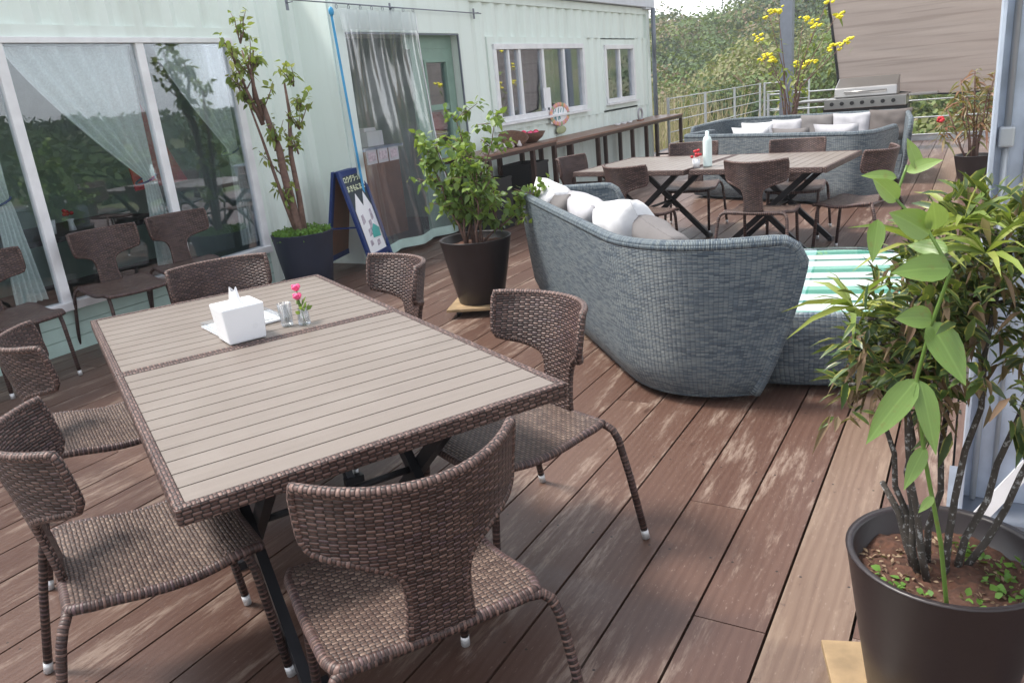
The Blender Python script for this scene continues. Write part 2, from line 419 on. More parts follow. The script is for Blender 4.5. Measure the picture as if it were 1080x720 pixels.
def leaf_mat(name, cols, rough=.45, trans=.3, edge=None, veins=False):
    t = NT(name); at = t.n('ShaderNodeAttribute', attribute_name='rnd').outputs['Fac']
    k = len(cols) - 1
    c = t.ramp(at, [(i / k, cc) for i, cc in enumerate(cols)])
    uv = t.coord('UV')
    if edge:   # variegated: vein and margin in another colour
        sp = t.n('ShaderNodeSeparateXYZ', {0: uv}); a = t.math('ABSOLUTE', sp.outputs[1])
        nn = t.noise(9, 3, uv)
        m = t.math('GREATER_THAN', t.math('ADD', a, t.math('MULTIPLY', nn, .7)), edge[1])
        c = t.mix(m, c, edge[0])
    n = t.noise(25, 2, t.coord()); c = t.mix(t.math('MULTIPLY', n, .3), c, tuple(x * .6 for x in cols[0]))
    nm = None
    if veins:
        sp = t.n('ShaderNodeSeparateXYZ', {0: uv}); a = t.math('ABSOLUTE', sp.outputs[1])
        mr = t.n('ShaderNodeMapRange', {0: a, 1: .02, 2: .10, 3: 1.0, 4: 0.0}).outputs[0]
        lv = t.math('SINE', t.math('MULTIPLY', t.math('ADD', a, t.math('MULTIPLY', sp.outputs[0], .02)), 26))
        lm = t.n('ShaderNodeMapRange', {0: lv, 1: .80, 2: 1.0}).outputs[0]
        vv = t.math('MAXIMUM', mr, t.math('MULTIPLY', lm, .45)); c = t.mix(t.math('MULTIPLY', vv, .16), c, tuple(min(1, x * 1.7) for x in cols[-1]))
        sp2 = t.n('ShaderNodeMapRange', {0: t.noise(60, 3, t.coord()), 1: .60, 2: .72}).outputs[0]; c = t.mix(t.math('MULTIPLY', sp2, .5), c, (.20, .17, .05))
        nm = t.bump(vv, .25, .001)
    d = t.principled(c, rough, 0, nm, .5)
    tl = t.n('ShaderNodeBsdfTranslucent', {0: t.mix(.5, c, (.35, .45, .05))})
    mx = t.n('ShaderNodeMixShader', {0: trans}); t.t.links.new(d.outputs[0], mx.inputs[1]); t.t.links.new(tl.outputs[0], mx.inputs[2])
    t.t.links.new(mx.outputs[0], t.out.inputs[0]); return t.m
M['croton'] = leaf_mat('croton_leaf', [(.022, .045, .018), (.04, .08, .025), (.10, .15, .04), (.055, .085, .035)], .35, .2, ((.30, .29, .07), 1.02))
M['dead'] = leaf_mat('dry_leaf', [(.10, .06, .04), (.22, .14, .09), (.36, .26, .17)], .8, .2)
M['vine'] = leaf_mat('vine_leaf', [(.16, .27, .065), (.25, .37, .11)], .33, .35, veins=True)
M['bush'] = leaf_mat('bush_leaf', [(.075, .14, .03), (.15, .25, .05), (.26, .37, .09)], .45, .35)
M['pale_leaf'] = leaf_mat('pale_leaf', [(.12, .19, .035), (.25, .32, .065), (.37, .38, .10)], .5, .35)
M['moss'] = leaf_mat('moss_leaf', [(.08, .19, .03), (.16, .32, .05)], .6, .3)
M['red_leaf'] = leaf_mat('bronze_leaf', [(.20, .07, .045), (.27, .15, .08), (.20, .22, .09)], .45, .3)
M['far_green'] = leaf_mat('far_leaf', [(.016, .036, .014), (.045, .09, .024), (.12, .18, .045), (.22, .21, .09), (.17, .11, .07)], .7, .2)
M['far_tan'] = leaf_mat('reed_leaf', [(.11, .15, .06), (.27, .22, .14), (.47, .37, .27), (.36, .25, .19)], .8, .3)

# ------------------------------------------------------------------ leaves
def leaves(P, D, L, Wd, rnd, droop=.25, fold=.15, up=None, rs=None, broad=False):
    """numpy leaves: base P, direction D, length L, half-width Wd -> (verts, faces, uvs, rnd)"""
    P = np.asarray(P, float); D = np.asarray(D, float); n = len(P)
    L = np.broadcast_to(np.asarray(L, float), (n,)); Wd = np.broadcast_to(np.asarray(Wd, float), (n,))
    D = D / np.linalg.norm(D, axis=1, keepdims=True)
    rs = rs or np.random.RandomState(3)
    A = rs.normal(size=(n, 3)) * .55 + np.array([0, 0, 1.0]) if up is None else np.asarray(up, float)
    Sd = np.cross(D, A); Sd /= np.maximum(np.linalg.norm(Sd, axis=1, keepdims=True), 1e-6)
    N = np.cross(Sd, D)
    ts = [0, .3, .62, 1.0]; ws = [.08, 1.0, .78, 0]
    if broad: ts = [0, .07, .18, .34, .52, .70, .86, 1.0]; ws = [.04, .5, .85, 1.0, .93, .68, .33, 0]
    V = np.zeros((n, 3 * len(ts), 3)); Z = np.array([0, 0, -1.0])
    k = 0; idx = []
    for t, w in zip(ts, ws):
        c = P + D * (t * L)[:, None] + Z * ((droop * t * t) * L)[:, None]
        if t == 1.0: V[:, k] = c; idx.append([k]); k += 1
        else:
            s_ = Sd * (w * Wd)[:, None]; u_ = N * (fold * w * Wd)[:, None]
            V[:, k] = c + s_ + u_; V[:, k + 1] = c; V[:, k + 2] = c - s_ + u_; idx.append([k, k + 1, k + 2]); k += 3
    V = V[:, :k]
    fl = []; uvv = []
    for q in range(len(ts) - 2):
        b = 3 * q; fl += [(b, b + 1, b + 4, b + 3), (b + 1, b + 2, b + 5, b + 4)]
    b = 3 * (len(ts) - 2); fl += [(b, b + 1, b + 3), (b + 1, b + 2, b + 3)]
    for t, w in zip(ts, ws): uvv += [(t, w), (t, 0), (t, -w)] if t < 1 else [(1, 0)]
    return V.reshape(-1, 3), fl, uvv, k, n, rnd

def leaf_object(name, sets, mats, parent=None):
    """sets: list of (leaves(...), material index)"""
    V = []; F = []; U = []; MI = []; RN = []; o = 0
    for (v, fl, uvv, k, n, rnd), mi in sets:
        V.append(v)
        for i in range(n):
            b = o + i * k
            for f in fl:
                F.append(tuple(b + q for q in f)); U.extend([c for q in f for c in uvv[q]]); MI.append(mi); RN.append(float(rnd[i]))
        o += k * n
    me = bpy.data.meshes.new(name); me.from_pydata(np.concatenate(V).tolist(), [], F)
    for m in mats: me.materials.append(m)
    me.polygons.foreach_set('material_index', MI); me.polygons.foreach_set('use_smooth', [True] * len(F))
    me.uv_layers.new(name='UVMap').data.foreach_set('uv', U)
    me.attributes.new('rnd', 'FLOAT', 'FACE').data.foreach_set('value', RN); me.update()
    ob = bpy.data.objects.new(name, me); COL.objects.link(ob)
    if parent: ob.parent = parent
    return ob

def unit(v): v = Vector(v); v.normalize(); return v

# ------------------------------------------------------------------ ground, deck
mb = MB()
DY0, DY1 = -3.0, 15.6
k0 = -24; dr = random.Random(11)
for k in range(k0, 16):
    x0 = -.615 + .2085 * k; x1 = x0 + .2005
    y1 = 19.9 if x1 < -3.3 else DY1
    if x1 < -5.75: continue
    ys = [DY0]
    y = DY0 + dr.uniform(1.5, 4)
    fixed = {-1: [2.5], 0: [1.87, 5.6]}.get(k)
    if fixed: ys += fixed; y = fixed[-1] + dr.uniform(3, 4)
    while y < y1 - 1: ys.append(y); y += dr.uniform(3.3, 4.0)
    ys.append(y1)
    for a, b in zip(ys, ys[1:]):
        mb.r = .98 if k == 1 or dr.random() < .05 else dr.uniform(0, .93)
        z = dr.uniform(-.001, .001)
        mb.box(x0, x1, a + .0015, b - .0015, -.035, z)
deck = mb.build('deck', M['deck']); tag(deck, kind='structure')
mb = MB(); mb.box(-6.0, 3.2, DY0, 15.55, -.30, -.06); mb.box(-6.0, -3.35, 15.55, 19.8, -.30, -.06)
tag(mb.build('deck_joists', M['black_plastic']), kind='structure')
mb = MB()
mb.bar((-3.32, 15.66, .03), (3.2, 15.66, .03), .07, .12)
tag(mb.build('deck_kerb', M['rail']), kind='structure')

# terrain: one sheet out to the horizon, with hills all round
def hill(r, th):
    # th: angle from +Y towards +X, degrees
    base = -2.2
    if 25 < th < 170: return -2.2 + 4.8 * min(1, max(0, (r - 24) / 75)) * (.9 + .12 * sin(radians(th * 6)))
    amp = 8.6 + 2.0 * sin(radians(th * 2.3 + 30)) + 1.4 * sin(radians(th * 7)) + 4.5 * math.exp(-((th + 2) / 9.0) ** 2)
    k = min(1, max(0, (r - 24) / 75)); k = k * k * (3 - 2 * k)
    return base + amp * k + .5 * sin(r * .3 + th * .2) * k
mb = MB(); P = []
rs_ = [0, 4, 8, 12, 18, 24, 30, 38, 48, 58, 70, 82, 95, 110, 130, 200, 500]
for r in rs_:
    row = []
    for i in range(121):
        th = i * 3
        z = hill(r, th if th < 180 else th - 360)
        if r > 130: z = hill(130, th if th < 180 else th - 360) - 3 - (r - 130) * .03
        if r < 18: z = -2.2
        row.append((r * sin(radians(th)), r * cos(radians(th)), z))
    P.append(row)
mb.grid(P, flip=False)
def terr_mat():
    t = NT('scrub_ground'); co = t.coord(); n = t.noise(.25, 6, co, .65)
    c = t.ramp(n, [(.3, (.05, .075, .03)), (.5, (.11, .13, .05)), (.7, (.20, .17, .10))])
    t.principled(c, .9, 0, t.bump(t.noise(2, 6, co), .8, .5)); return t.m
tag(mb.build('ground', terr_mat()), kind='structure')
def TH(x, y):
    r = sqrt(x * x + y * y); th = math.degrees(atan2(x, y)); return hill(r, th) if r > 18 else -2.2

# hillside woodland: leaf clumps over the slope
rs = np.random.RandomState(5)
def crown_leaves(c, rad, hgt, n, size, rs, tone):
    u = rs.normal(size=(n, 3)); u /= np.linalg.norm(u, axis=1, keepdims=True); u[:, 2] = np.abs(u[:, 2]) * 1.0 - .15
    q = rs.uniform(.85, 1.04, (n, 1))
    # uneven lumps
    lump = 1 + .22 * np.sin(u[:, :1] * 6 + tone * 9) * np.cos(u[:, 1:2] * 7 + tone * 5)
    P = np.array(c) + u * q * lump * np.array([rad, rad, hgt])
    D = np.cross(u, rs.normal(size=(n, 3))) + u * .3; UPN = u + rs.normal(size=(n, 3)) * .28
    return leaves(P, D, size * rs.uniform(.6, 1.3, n), size * .38 * rs.uniform(.7, 1.3, n), np.clip(tone + rs.normal(size=n) * .08, 0, 1), droop=.1, up=UPN, rs=rs)
sets = []
for i in range(480):
    th = rs.uniform(-27, 8) ; r = 26 + 88 * rs.uniform() ** .9
    x = r * sin(radians(th)); y = r * cos(radians(th)); z = TH(x, y)
    rad = rs.uniform(.9, 3.1) * (.7 + r / 120)
    tone = float(np.clip(rs.choice([.08, .28, .45, .68, .95], p=[.3, .2, .16, .17, .17]) + rs.normal() * .07, 0, 1))
    sets.append((crown_leaves((x, y, z), rad, rad * rs.uniform(.6, 1.15), int(420), .10 + r * .0030, rs, tone), 0))
tag(leaf_object('hillside_woodland', sets, [M['far_green']]), 'dense green and olive scrub woodland covering the hillside beyond the deck', 'woodland', kind='stuff')
sets = []
for i in range(560):      # the slopes all round that only the window panes mirror
    th = rs.uniform(30, 150); r = rs.uniform(34, 115)
    x = r * sin(radians(th)); y = r * cos(radians(th)); z = TH(x, y); rad = rs.uniform(1.6, 3.0)
    sets.append((crown_leaves((x, y, z), rad, rad * .7, 130, .6, rs, rs.uniform(.0, .35)), 0))
tag(leaf_object('distant_woodland', sets, [M['far_green']]), 'dark woodland on the slope facing the glass front', 'woodland', kind='stuff')
# pampas reeds and dry grass just beyond the rail
n = 13000
ang = np.radians(rs.uniform(-24, 8, n)); rr = 16.6 + 13 * rs.uniform(size=n) ** 1.1
X = rr * np.sin(ang); Y = rr * np.cos(ang)
ok = ~((Y < 16.2) | ((X < -3.1) & (X > -5.9) & (Y < 20.2)))
X = X[ok]; Y = Y[ok]; n = len(X)
dens = np.array([noise.noise(Vector((x * .35, y * .35, 0))) for x, y in zip(X, Y)])
ok = dens > -.25; X = X[ok]; Y = Y[ok]; dens = dens[ok]; n = len(X)
D = rs.normal(size=(n, 3)) * .22 + np.array([0, 0, 1]); Lh = rs.uniform(2.2, 4.3, n) * np.where(Y < 20, .72, 1) * np.where(X / Y > -.24, .62, 1)
tone = np.clip(.62 + dens * .8 + rs.normal(size=n) * .2, 0, 1)
tag(leaf_object('reeds', [(leaves(np.stack([X, Y, np.full(n, -2.3)], 1), D, Lh, .022, tone, droop=.15, fold=.1, rs=rs), 0)], [M['far_tan']]),
    'tall dry pampas reeds and grass growing beyond the rail', 'reeds', kind='stuff')

# bushes behind the rail, each its own
bush_spots = [(-4.9, 22.0, 2.0, 2.7, .30, 'dark green rounded bush behind the left end of the rail'),
    (-2.9, 19.4, 1.0, 3.0, .15, 'dense dark green bush rising behind the rail near the grey post'),
    (-6.4, 25.5, 1.9, 3.6, .22, 'dark green bush beside the container corner above the reeds'),
    (-7.0, 33.0, 2.8, 5.0, .62, 'large olive and russet shrub above the reeds on the slope'),
    (-3.4, 31.0, 2.6, 5.1, .45, 'broad mid green shrub in the middle of the slope'),
    (-9.0, 38.0, 3.0, 5.2, .75, 'pale olive shrub high on the slope by the container corner'),
    (-1.8, 25.0, 1.6, 3.4, .5, 'loose light green bush behind the yellow flowering plant'),
    (-0.6, 18.6, 1.3, 2.7, .6, 'grey green low bush under the shade cloth'),
    (.9, 18.2, 1.2, 2.8, .55, 'grey green low bush by the galvanised column')]
for (x, y, rad, h, tone, lab) in bush_spots:
    z0 = TH(x, y)
    e = empty('bush', (x, y, z0), 0, lab, 'bush')
    cl = [crown_leaves((dx * rad * .5, dy * rad * .5, h * .35 + dz * h * .22), rad * .68, h * .42, 620, .10 + y * .0022, rs, tone + rs.normal() * .1) for dx, dy, dz in rs.uniform(-1, 1, (7, 3))]
    leaf_object('crown', [(c, 0) for c in cl], [M['far_green']], e)
    mb = MB()
    for q in range(4): mb.tube([(0, 0, 0), (rs.uniform(-.3, .3) * rad, rs.uniform(-.3, .3) * rad, h * .35), (rs.uniform(-.5, .5) * rad, rs.uniform(-.5, .5) * rad, h * .6)], [.06, .04, .02], 6)
    mb.build('stem', M['bark'], e)

# ------------------------------------------------------------------ container with windows (right) and glazed container (left)
WX = -5.12; YC = 5.86; YE = 13.95
def corrug(mb, X, y0, y1, z0, z1, pitch=.278, depth=.036):
    pts = []; y = y0; k = 0
    seq = [(0, .072), (-depth, .067), (-depth, .072), (0, .067)]
    off = [0]; prof = []
    y = y0
    while y < y1:
        for d, w in ((0, .070), (None, .068), (-depth, .070), (None, .068)):
            if d is None: y += w; continue
            prof.append((y, d)); prof.append((min(y + w, y1 + w), d)); y += w
    prof = [(min(a, y1), d) for a, d in prof]
    P = [[(X + d, a, z0) for a, d in prof], [(X + d, a, z1) for a, d in prof]]
    mb.grid(P, sm=False)
bl = empty('container_building', (WX, 9.9, 0), 0, 'pale mint green corrugated container with white sliding windows and a doorway', 'building')
bl_m = lambda mb, name, mat, par=None, bevel=0: mb
def at_parent(o, par):
    o.parent = par; o.matrix_parent_inverse = Matrix.Translation(-par.location); return o
def part(mb, name, mat, par, bevel=0): return at_parent(mb.build(name, mat, None, bevel), par)
DYO0, DYO1 = 5.98, 7.88       # doorway
wins = [(8.60, 11.15, 1.14, 2.02), (11.95, 13.15, 1.17, 2.0)]
mb = MB()
corrug(mb, WX, 8.10, YE - .12, 2.12, 2.50)
corrug(mb, WX, 8.10, YE - .12, .16, 1.02)
corrug(mb, WX, 8.10, 8.48, 1.02, 2.12); corrug(mb, WX, 11.27, 11.83, 1.02, 2.12); corrug(mb, WX, 13.27, YE - .12, 1.02, 2.12)
mb.box(WX - .06, WX + .012, YC, YE, 2.50, 2.60)        # top rail
mb.box(WX - .06, WX + .012, 8.0, YE, .0, .16)
mb.box(WX - .12, WX + .018, YE - .14, YE + .0, .0, 2.61) # corner post
mb.box(WX - .05, WX + .005, YC, 8.12, 2.15, 2.50)
mb.box(WX - .05, WX + .005, DYO1, 8.12, .0, 2.15)
mb.box(WX - .05, WX + .004, YC, DYO0, .0, 2.15)
mb.box(-5.60, WX - .052, YC - .02, YC + .02, 0, 2.6)
mb.box(-7.6, WX - .12, YE - .04, YE, 0, 2.6)
mb.box(-7.6, WX - .06, YC, YE, 2.56, 2.6)
mb.box(-5.30, WX - .051, DYO1, DYO1 + .05, 0, 2.15); mb.box(-5.62, WX - .051, DYO0, DYO1, 2.15, 2.19)
for (a, b, c, d) in wins:   # flat steel surround
    mb.box(WX - .045, WX + .006, a - .12, a - .02, c - .12, d + .10); mb.box(WX - .045, WX + .006, b + .02, b + .12, c - .12, d + .10)
    mb.box(WX - .045, WX + .006, a - .02, b + .02, d + .02, d + .10); mb.box(WX - .045, WX + .006, a - .02, b + .02, c - .12, c - .02)
part(mb, 'wall', M['wall'], bl)
mb = MB(); mb.box(-7.6, WX + .10, 8.05, YE + .06, 2.61, 2.80); mb.box(-7.6, WX + .085, YE - .3, YE + .05, 2.58, 2.61)
part(mb, 'roof_edge', plain('roof_trim', (.62, .64, .70), .5), bl)
for wi, (a, b, c, d) in enumerate(wins):
    mb = MB(); t_ = .045
    mb.box(WX - .06, WX + .03, a, b, c - .02, c + t_); mb.box(WX - .06, WX + .03, a, b, d - t_, d + .02)
    mb.box(WX - .06, WX + .03, a - .02, a + t_, c + t_, d - t_); mb.box(WX - .06, WX + .03, b - t_, b + .02, c + t_, d - t_)
    n_ = 4 if wi == 0 else 2; w_ = (b - a) / n_
    for q in range(1, n_):
        y = a + q * w_; mb.box(WX - .045, WX + .015, y - .028, y + .028, c + t_, d - t_)
    if wi == 0:
        for y in (a + .36, ): mb.box(WX - .04, WX + .012, y - .02, y + .02, c + t_, d - t_)
    fr = part(mb, 'window', M['white_frame'], bl, .004)
    mb = MB(); mb.box(WX - .022, WX - .016, a + .03, b - .03, c + t_ - .01, d - t_ + .01)
    g = mb.build('pane', M['glass']); g.parent = fr
    mb = MB(); mb.box(WX - .02, WX + .07, a - .04, b + .04, c - .05, c - .022)
    g = mb.build('sill', M['white_frame']); g.parent = fr
    mb = MB(); P = []
    y0, y1 = a + .05, a + (b - a) * (.74 if wi == 0 else .5)
    for z in (c, d):
        P.append([(WX - .16 + .02 * sin(j * 1.3), y0 + (y1 - y0) * j / 60, z) for j in range(61)])
    mb.grid(P); cu = mb.build('curtain', M['dark_window']); cu.parent = fr
# interior shells
mb = MB()
mb.box(-7.62, -7.58, 5.8, YE, 0, 2.56); mb.box(-7.6, WX - .12, 8.3, 8.36, 0, 2.55); mb.box(-7.6, -5.6, YC + .0, YC + .04, 0, 2.55)
part(mb, 'inner_wall', M['interior'], bl)
mb = MB(); mb.box(-7.6, WX - .06, YC + .04, YE, .0, .03)
part(mb, 'inner_floor', M['interior_dark'], bl)
# green door set back in the doorway
mb = MB(); DX = -5.215
mb.box(DX - .04, DX, 7.08, 7.86, .03, .98); mb.box(DX - .04, DX, 7.08, 7.32, .98, 1.86); mb.box(DX - .04, DX, 7.70, 7.86, .98, 1.86)
mb.box(DX - .04, DX, 7.08, 7.86, 1.86, 2.0); mb.box(DX - .04, DX, 7.32, 7.70, 1.36, 1.42)
mb.box(DX - .03, DX - .002, 7.0, 7.87, 2.0, 2.15)
mb.box(DX, DX + .015, 7.29, 7.32, .95, 1.89); mb.box(DX, DX + .015, 7.70, 7.73, .95, 1.89); mb.box(DX, DX + .015, 7.32, 7.70, 1.86, 1.89); mb.box(DX, DX + .015, 7.32, 7.70, .95, .98)
mb.box(DX, DX + .012, 7.2, 7.74, .2, .24); mb.box(DX, DX + .012, 7.2, 7.74, .8, .84)
dr_ = part(mb, 'door', M['door_green'], bl, .003)
mb = MB(); mb.box(DX - .025, DX - .02, 7.32, 7.70, .98, 1.86)
g = mb.build('pane', M['glass']); g.parent = dr_
mb = MB(); mb.box(DX + .0, DX + .05, 7.12, 7.15, 1.0, 1.02); mb.box(DX + .035, DX + .05, 7.12, 7.24, 1.0, 1.02)
g = mb.build('handle', M['steel']); g.parent = dr_
mb = MB(); mb.box(WX + .001, WX + .022, DYO1 - .035, DYO1 - .02, .02, 2.13); mb.box(WX + .001, WX + .022, DYO0, DYO1 - .02, 2.13, 2.142)
part(mb, 'door_trim', M['galv_dark'], bl)
mb = MB(); mb.lathe([(.001, -.16), (.09, -.15), (.14, -.08), (.155, 0), (.14, .08), (.09, .15), (.001, .16)], (0, 0, 0), 20); o = mb.build('red_lantern', M['red']); o.location = (DX - .3, 7.78, 1.18); tag(o, 'round red lantern seen through the lower pane of the green door', 'lantern')
# gutter pipe on the container corner
mb = MB(); mb.tube([(WX + .10, YE - .02, 2.6), (WX + .10, YE - .02, 2.0), (WX + .09, YE + .0, 1.93), (WX + .05, YE + .09, 1.80), (WX + .05, YE + .1, 1.7), (WX + .05, YE + .1, .05)], .038, 12)
o = part(mb, 'drain_pipe', M['galv_dark'], bl)

# left glazed container
GX = -5.57
b2 = empty('glazed_container', (GX, 3.5, 0), 0, 'pale mint container front with large glass panes and white frames', 'building')
mb = MB()
corrug(mb, GX, 0.0, 5.02, 2.22, 2.55); mb.box(GX - .06, GX + .012, 0, YC, 2.55, 2.66)
corrug(mb, GX, 5.02, YC, .0, 2.55)
mb.box(GX - .06, GX + .004, 0, 5.02, 2.13, 2.22)
mb.box(-8.2, GX - .06, 0, YC, 2.56, 2.6)
part(mb, 'wall', M['wall'], b2)
mb = MB()
for q in range(3): mb.box(GX - .05, GX + .0 + .002 * (q % 2), 0, 5.02, .0 + q * .1, .096 + q * .1)
part(mb, 'base_boards', M['mint'], b2)
mb = MB(); t_ = .05
for y in (1.95, 3.08, 4.13, 5.0):
    mb.box(GX - .04, GX + .02, y - t_ / 2 - .01, y + t_ / 2 + .01, .34, 2.12)
mb.box(GX - .05, GX + .03, 0, 5.02, 2.10, 2.14); mb.box(GX - .05, GX + .05, 0, 5.02, .30, .36)
fr = part(mb, 'window', M['white_frame'], b2, .004)
for a, b in ((0, 1.93), (1.97, 3.05), (3.11, 4.10), (4.16, 4.97)):
    mb = MB(); mb.box(GX - .012, GX - .006, a, b, .36, 2.10); g = mb.build('pane', M['glass']); g.parent = fr
mb = MB(); mb.box(-8.2, -8.1, 0, YC, 0, 2.56); mb.box(-8.2, GX - .06, 0, .05, 0, 2.56); mb.box(-8.2, GX - .06, YC - .1, YC - .03, 0, 2.56)
part(mb, 'inner_wall', M['interior'], b2)
mb = MB(); mb.box(-8.2, GX - .06, 0, YC, .0, .05); part(mb, 'inner_floor', M['interior_dark'], b2)

# tied lace curtains inside the glass
def tied_curtain(y0, y1, ytie, ztie, label, mat='lace', flip=False):
    mb = MB(); P = []; nz = 26; ny = 90
    for i in range(nz + 1):
        z = 2.09 - i * (2.09 - .4) / nz
        row = []
        for j in range(ny + 1):
            s = j / ny
            if z > ztie:
                k = (2.09 - z) / (2.09 - ztie); kk = k ** 1.25
                ya = y0 + (ytie - .04 - y0) * kk; yb = y1 + (ytie + .06 - y1) * (k ** .8)
            else:
                k = (ztie - z) / (ztie - .4); ya = ytie - .05 - .05 * k; yb = ytie + .07 + .06 * k
            row.append((GX - .09 + .03 * sin(s * 34 + z * .6) * (.4 + .6 * min(1, (yb - ya))), ya + (yb - ya) * s, z))
        P.append(row)
    mb.grid(P)
    e = empty('curtain', (GX - .12, ytie, 2.1), 0, label, 'curtain', 'lace curtains behind the glass')
    part(mb, 'drape', M[mat], e)
    mb = MB(); mb.tube([(GX - .12 + .075 * cos(a), ytie + .08 * sin(a), ztie + .03 * sin(a)) for a in [2 * pi * q / 12 for q in range(12)]], .008, 6, closed=True)
    part(mb, 'tieback', M['blue_paint'], e)
tied_curtain(3.13, 4.12, 4.02, 1.10, 'pale green lace curtain tied back in the middle glass pane')
tied_curtain(4.30, 5.0, 4.90, 1.22, 'pale green lace curtain tied back in the glass pane beside the tall potted tree')
tied_curtain(2.0, 3.0, 2.88, 1.10, 'pale lace curtain in the glass pane at the left edge')
mb = MB(); P = [[(GX - .35 + .02 * sin(j * .9), 4.15 + j * .8 / 60, z) for j in range(61)] for z in (.35, 1.9)]
mb.grid(P); tag(mb.build('sheer_curtain', M['lace_thin']), 'plain grey sheer curtain hanging straight behind the pane by the potted tree', 'curtain')
# red pennant inside
mb = MB(); mb.add([(GX - .40, 4.05, 1.95), (GX - .40, 4.10, 1.0), (GX - .40, 4.62, 1.02), (GX - .40, 4.22, 1.9), (GX - .41, 4.05, 1.95), (GX - .41, 4.10, 1.0), (GX - .41, 4.62, 1.02), (GX - .41, 4.22, 1.9)], [(0, 1, 2, 3), (7, 6, 5, 4), (0, 3, 7, 4), (1, 0, 4, 5), (2, 1, 5, 6), (3, 2, 6, 7)])
tag(mb.build('pennant', M['red']), 'red hanging banner seen through the glass behind the white mullion', 'banner')
# indoor table with bottle, cup
e = empty('indoor_table', (-6.6, 3.6, .05), 0, 'dark indoor table seen through the glass front', 'table')
mb = MB(); mb.box(-.5, .5, -.9, .9, .66, .70); mb.build('tabletop', M['black_plastic'], e)
for sx in (-.42, .42):
    for sy in (-.8, .8):
        mb = MB(); mb.box(sx - .03, sx + .03, sy - .03, sy + .03, 0, .66); mb.build('leg', M['black_plastic'], e)
mb = MB(); mb.lathe([(0.001, 0), (.04, 0), (.04, .22), (.018, .27), (.018, .31), (.001, .31)], (0, 0, 0), 14); o = mb.build('bottle', M['white_plastic']); o.location = (-6.35, 3.25, .75); tag(o, 'white bottle standing on the indoor table behind the glass', 'bottle')
mb = MB(); mb.lathe([(.001, .004), (.03, 0), (.042, .11), (.038, .11), (.027, .01), (.001, .01)], (0, 0, 0), 14); o = mb.build('cup', M['white_plastic']); o.location = (-6.35, 3.55, .75); tag(o, 'white cup on the indoor table behind the glass', 'cup')
e = empty('indoor_flowers', (-6.35, 3.72, .75), 0, 'small vase with red flowers on the indoor table behind the glass', 'flowers')
mb = MB(); mb.lathe([(.001, .004), (.03, 0), (.02, .07), (.03, .09)], (0, 0, 0), 12); mb.build('vase', M['white_plastic'], e)
mb = MB()
for q in range(5): mb.blob((R.uniform(-.03, .03), R.uniform(-.04, .04), .13 + R.uniform(0, .05)), .018, .018, .016, 8, 5)
mb.build('blossom', M['red'], e)
# reception counter seen through the vinyl curtain
e = empty('reception_counter', (-6.05, 7.02, .03), 0, 'brown wooden counter seen through the clear vinyl curtain', 'counter')
mb = MB(); mb.box(-.25, .25, -.38, .38, 0, .98); mb.build('cabinet', M['wood_brown'], e)
mb = MB(); mb.box(-.3, .3, -.42, .42, .98, 1.01); mb.build('worktop', plain('blue_grey_top', (.25, .3, .4), .5), e)
mb = MB(); mb.box(-.12, .12, -.14, .14, 0, .16); mb.box(-.08, .06, -.1, .1, .162, .2); o = mb.build('card_box', M['paper'], None, .004); o.location = (-5.98, 7.1, 1.045); tag(o, 'white box on the brown counter behind the vinyl curtain', 'box')

# doorway: rod, hooks, vinyl curtain, blue strap
e = empty('curtain_rod', (WX + .07, 6.8, 2.37), 0, 'thin dark curtain rod fixed above the doorway', 'curtain rod')
mb = MB(); mb.tube([(0, -1.55, .015), (0, 0, .0), (0, 1.50, -.01)], .006, 8); mb.build('rod', M['galv_dark'], e)
for y in (-1.5, -.1, 1.45):
    mb = MB(); mb.bar((-.066, y, -.06), (-.066, y, .05), .03, .006, (1, 0, 0)); mb.tube([(-.064, y, 0), (0, y, 0)], .005, 6); mb.build('bracket', M['galv_dark'], e)
VX = WX + .07
e = empty('vinyl_curtain', (VX, 6.5, 2.36), 0, 'clear wrinkled vinyl curtain gathered on hooks across the doorway', 'curtain')
def vy(s, z):
    k = max(0, (2.33 - z) / 2.3)
    a = 5.84 + .02 * k; b = 6.99 + .33 * k ** 1.5
    return a + (b - a) * s
def vxo(s, z):
    k = max(0, (2.33 - z) / 2.3)
    return .016 * sin(s * 44) * max(0, 1 - k * 1.6) + .05 * min(1, k * 1.5) * sin(s * 15 + 1.2 * sin(z * 1.1)) + .035 * noise.noise(Vector((s * 4, z * 1.3, 1))) + .05 * max(0, k - .75) * sin(s * 31)
def vgrid(z0, z1, nz, mat, name, inset=0):
    mb = MB(); P = []
    for i in range(nz + 1):
        z = z0 + (z1 - z0) * i / nz
        P.append([(VX + .02 + inset + vxo(j / 140, z), vy(j / 140, z), z) for j in range(141)])
    mb.grid(P); return part(mb, name, mat, e)
vgrid(2.33, .14, 90, M['vinyl'], 'vinyl_sheet')
M['hemtop'] = sheer_mat('vinyl_header', (.75, .80, .80), .55)
vgrid(2.335, 2.16, 6, M['hemtop'], 'header_band', .003)
vgrid(.145, .05, 3, M['mint'], 'hem_band', .003)
mb = MB(); mb.tube([(VX + .02 + vxo(1, z), vy(1, z) + .004, z) for z in [2.3 - i * .1 for i in range(23)]], .006, 6); part(mb, 'edge_binding', M['white_plastic'], e)
for q in range(8):
    y = vy(q / 7.0, 2.33); mb = MB(); mb.tube([(VX + .012 * cos(a), y, 2.352 + .018 * sin(a)) for a in [2 * pi * w / 10 for w in range(10)]], .003, 5, closed=True)
    part(mb, 'hook', M['galv_dark'], e)
mb = MB(); mb.bar((WX + .05, 5.78, 2.32), (WX + .03, 5.90, .35), .03, .004, (1, 0, 0)); mb.blob((WX + .055, 5.78, 2.31), .02, .03, .04, 8, 6)
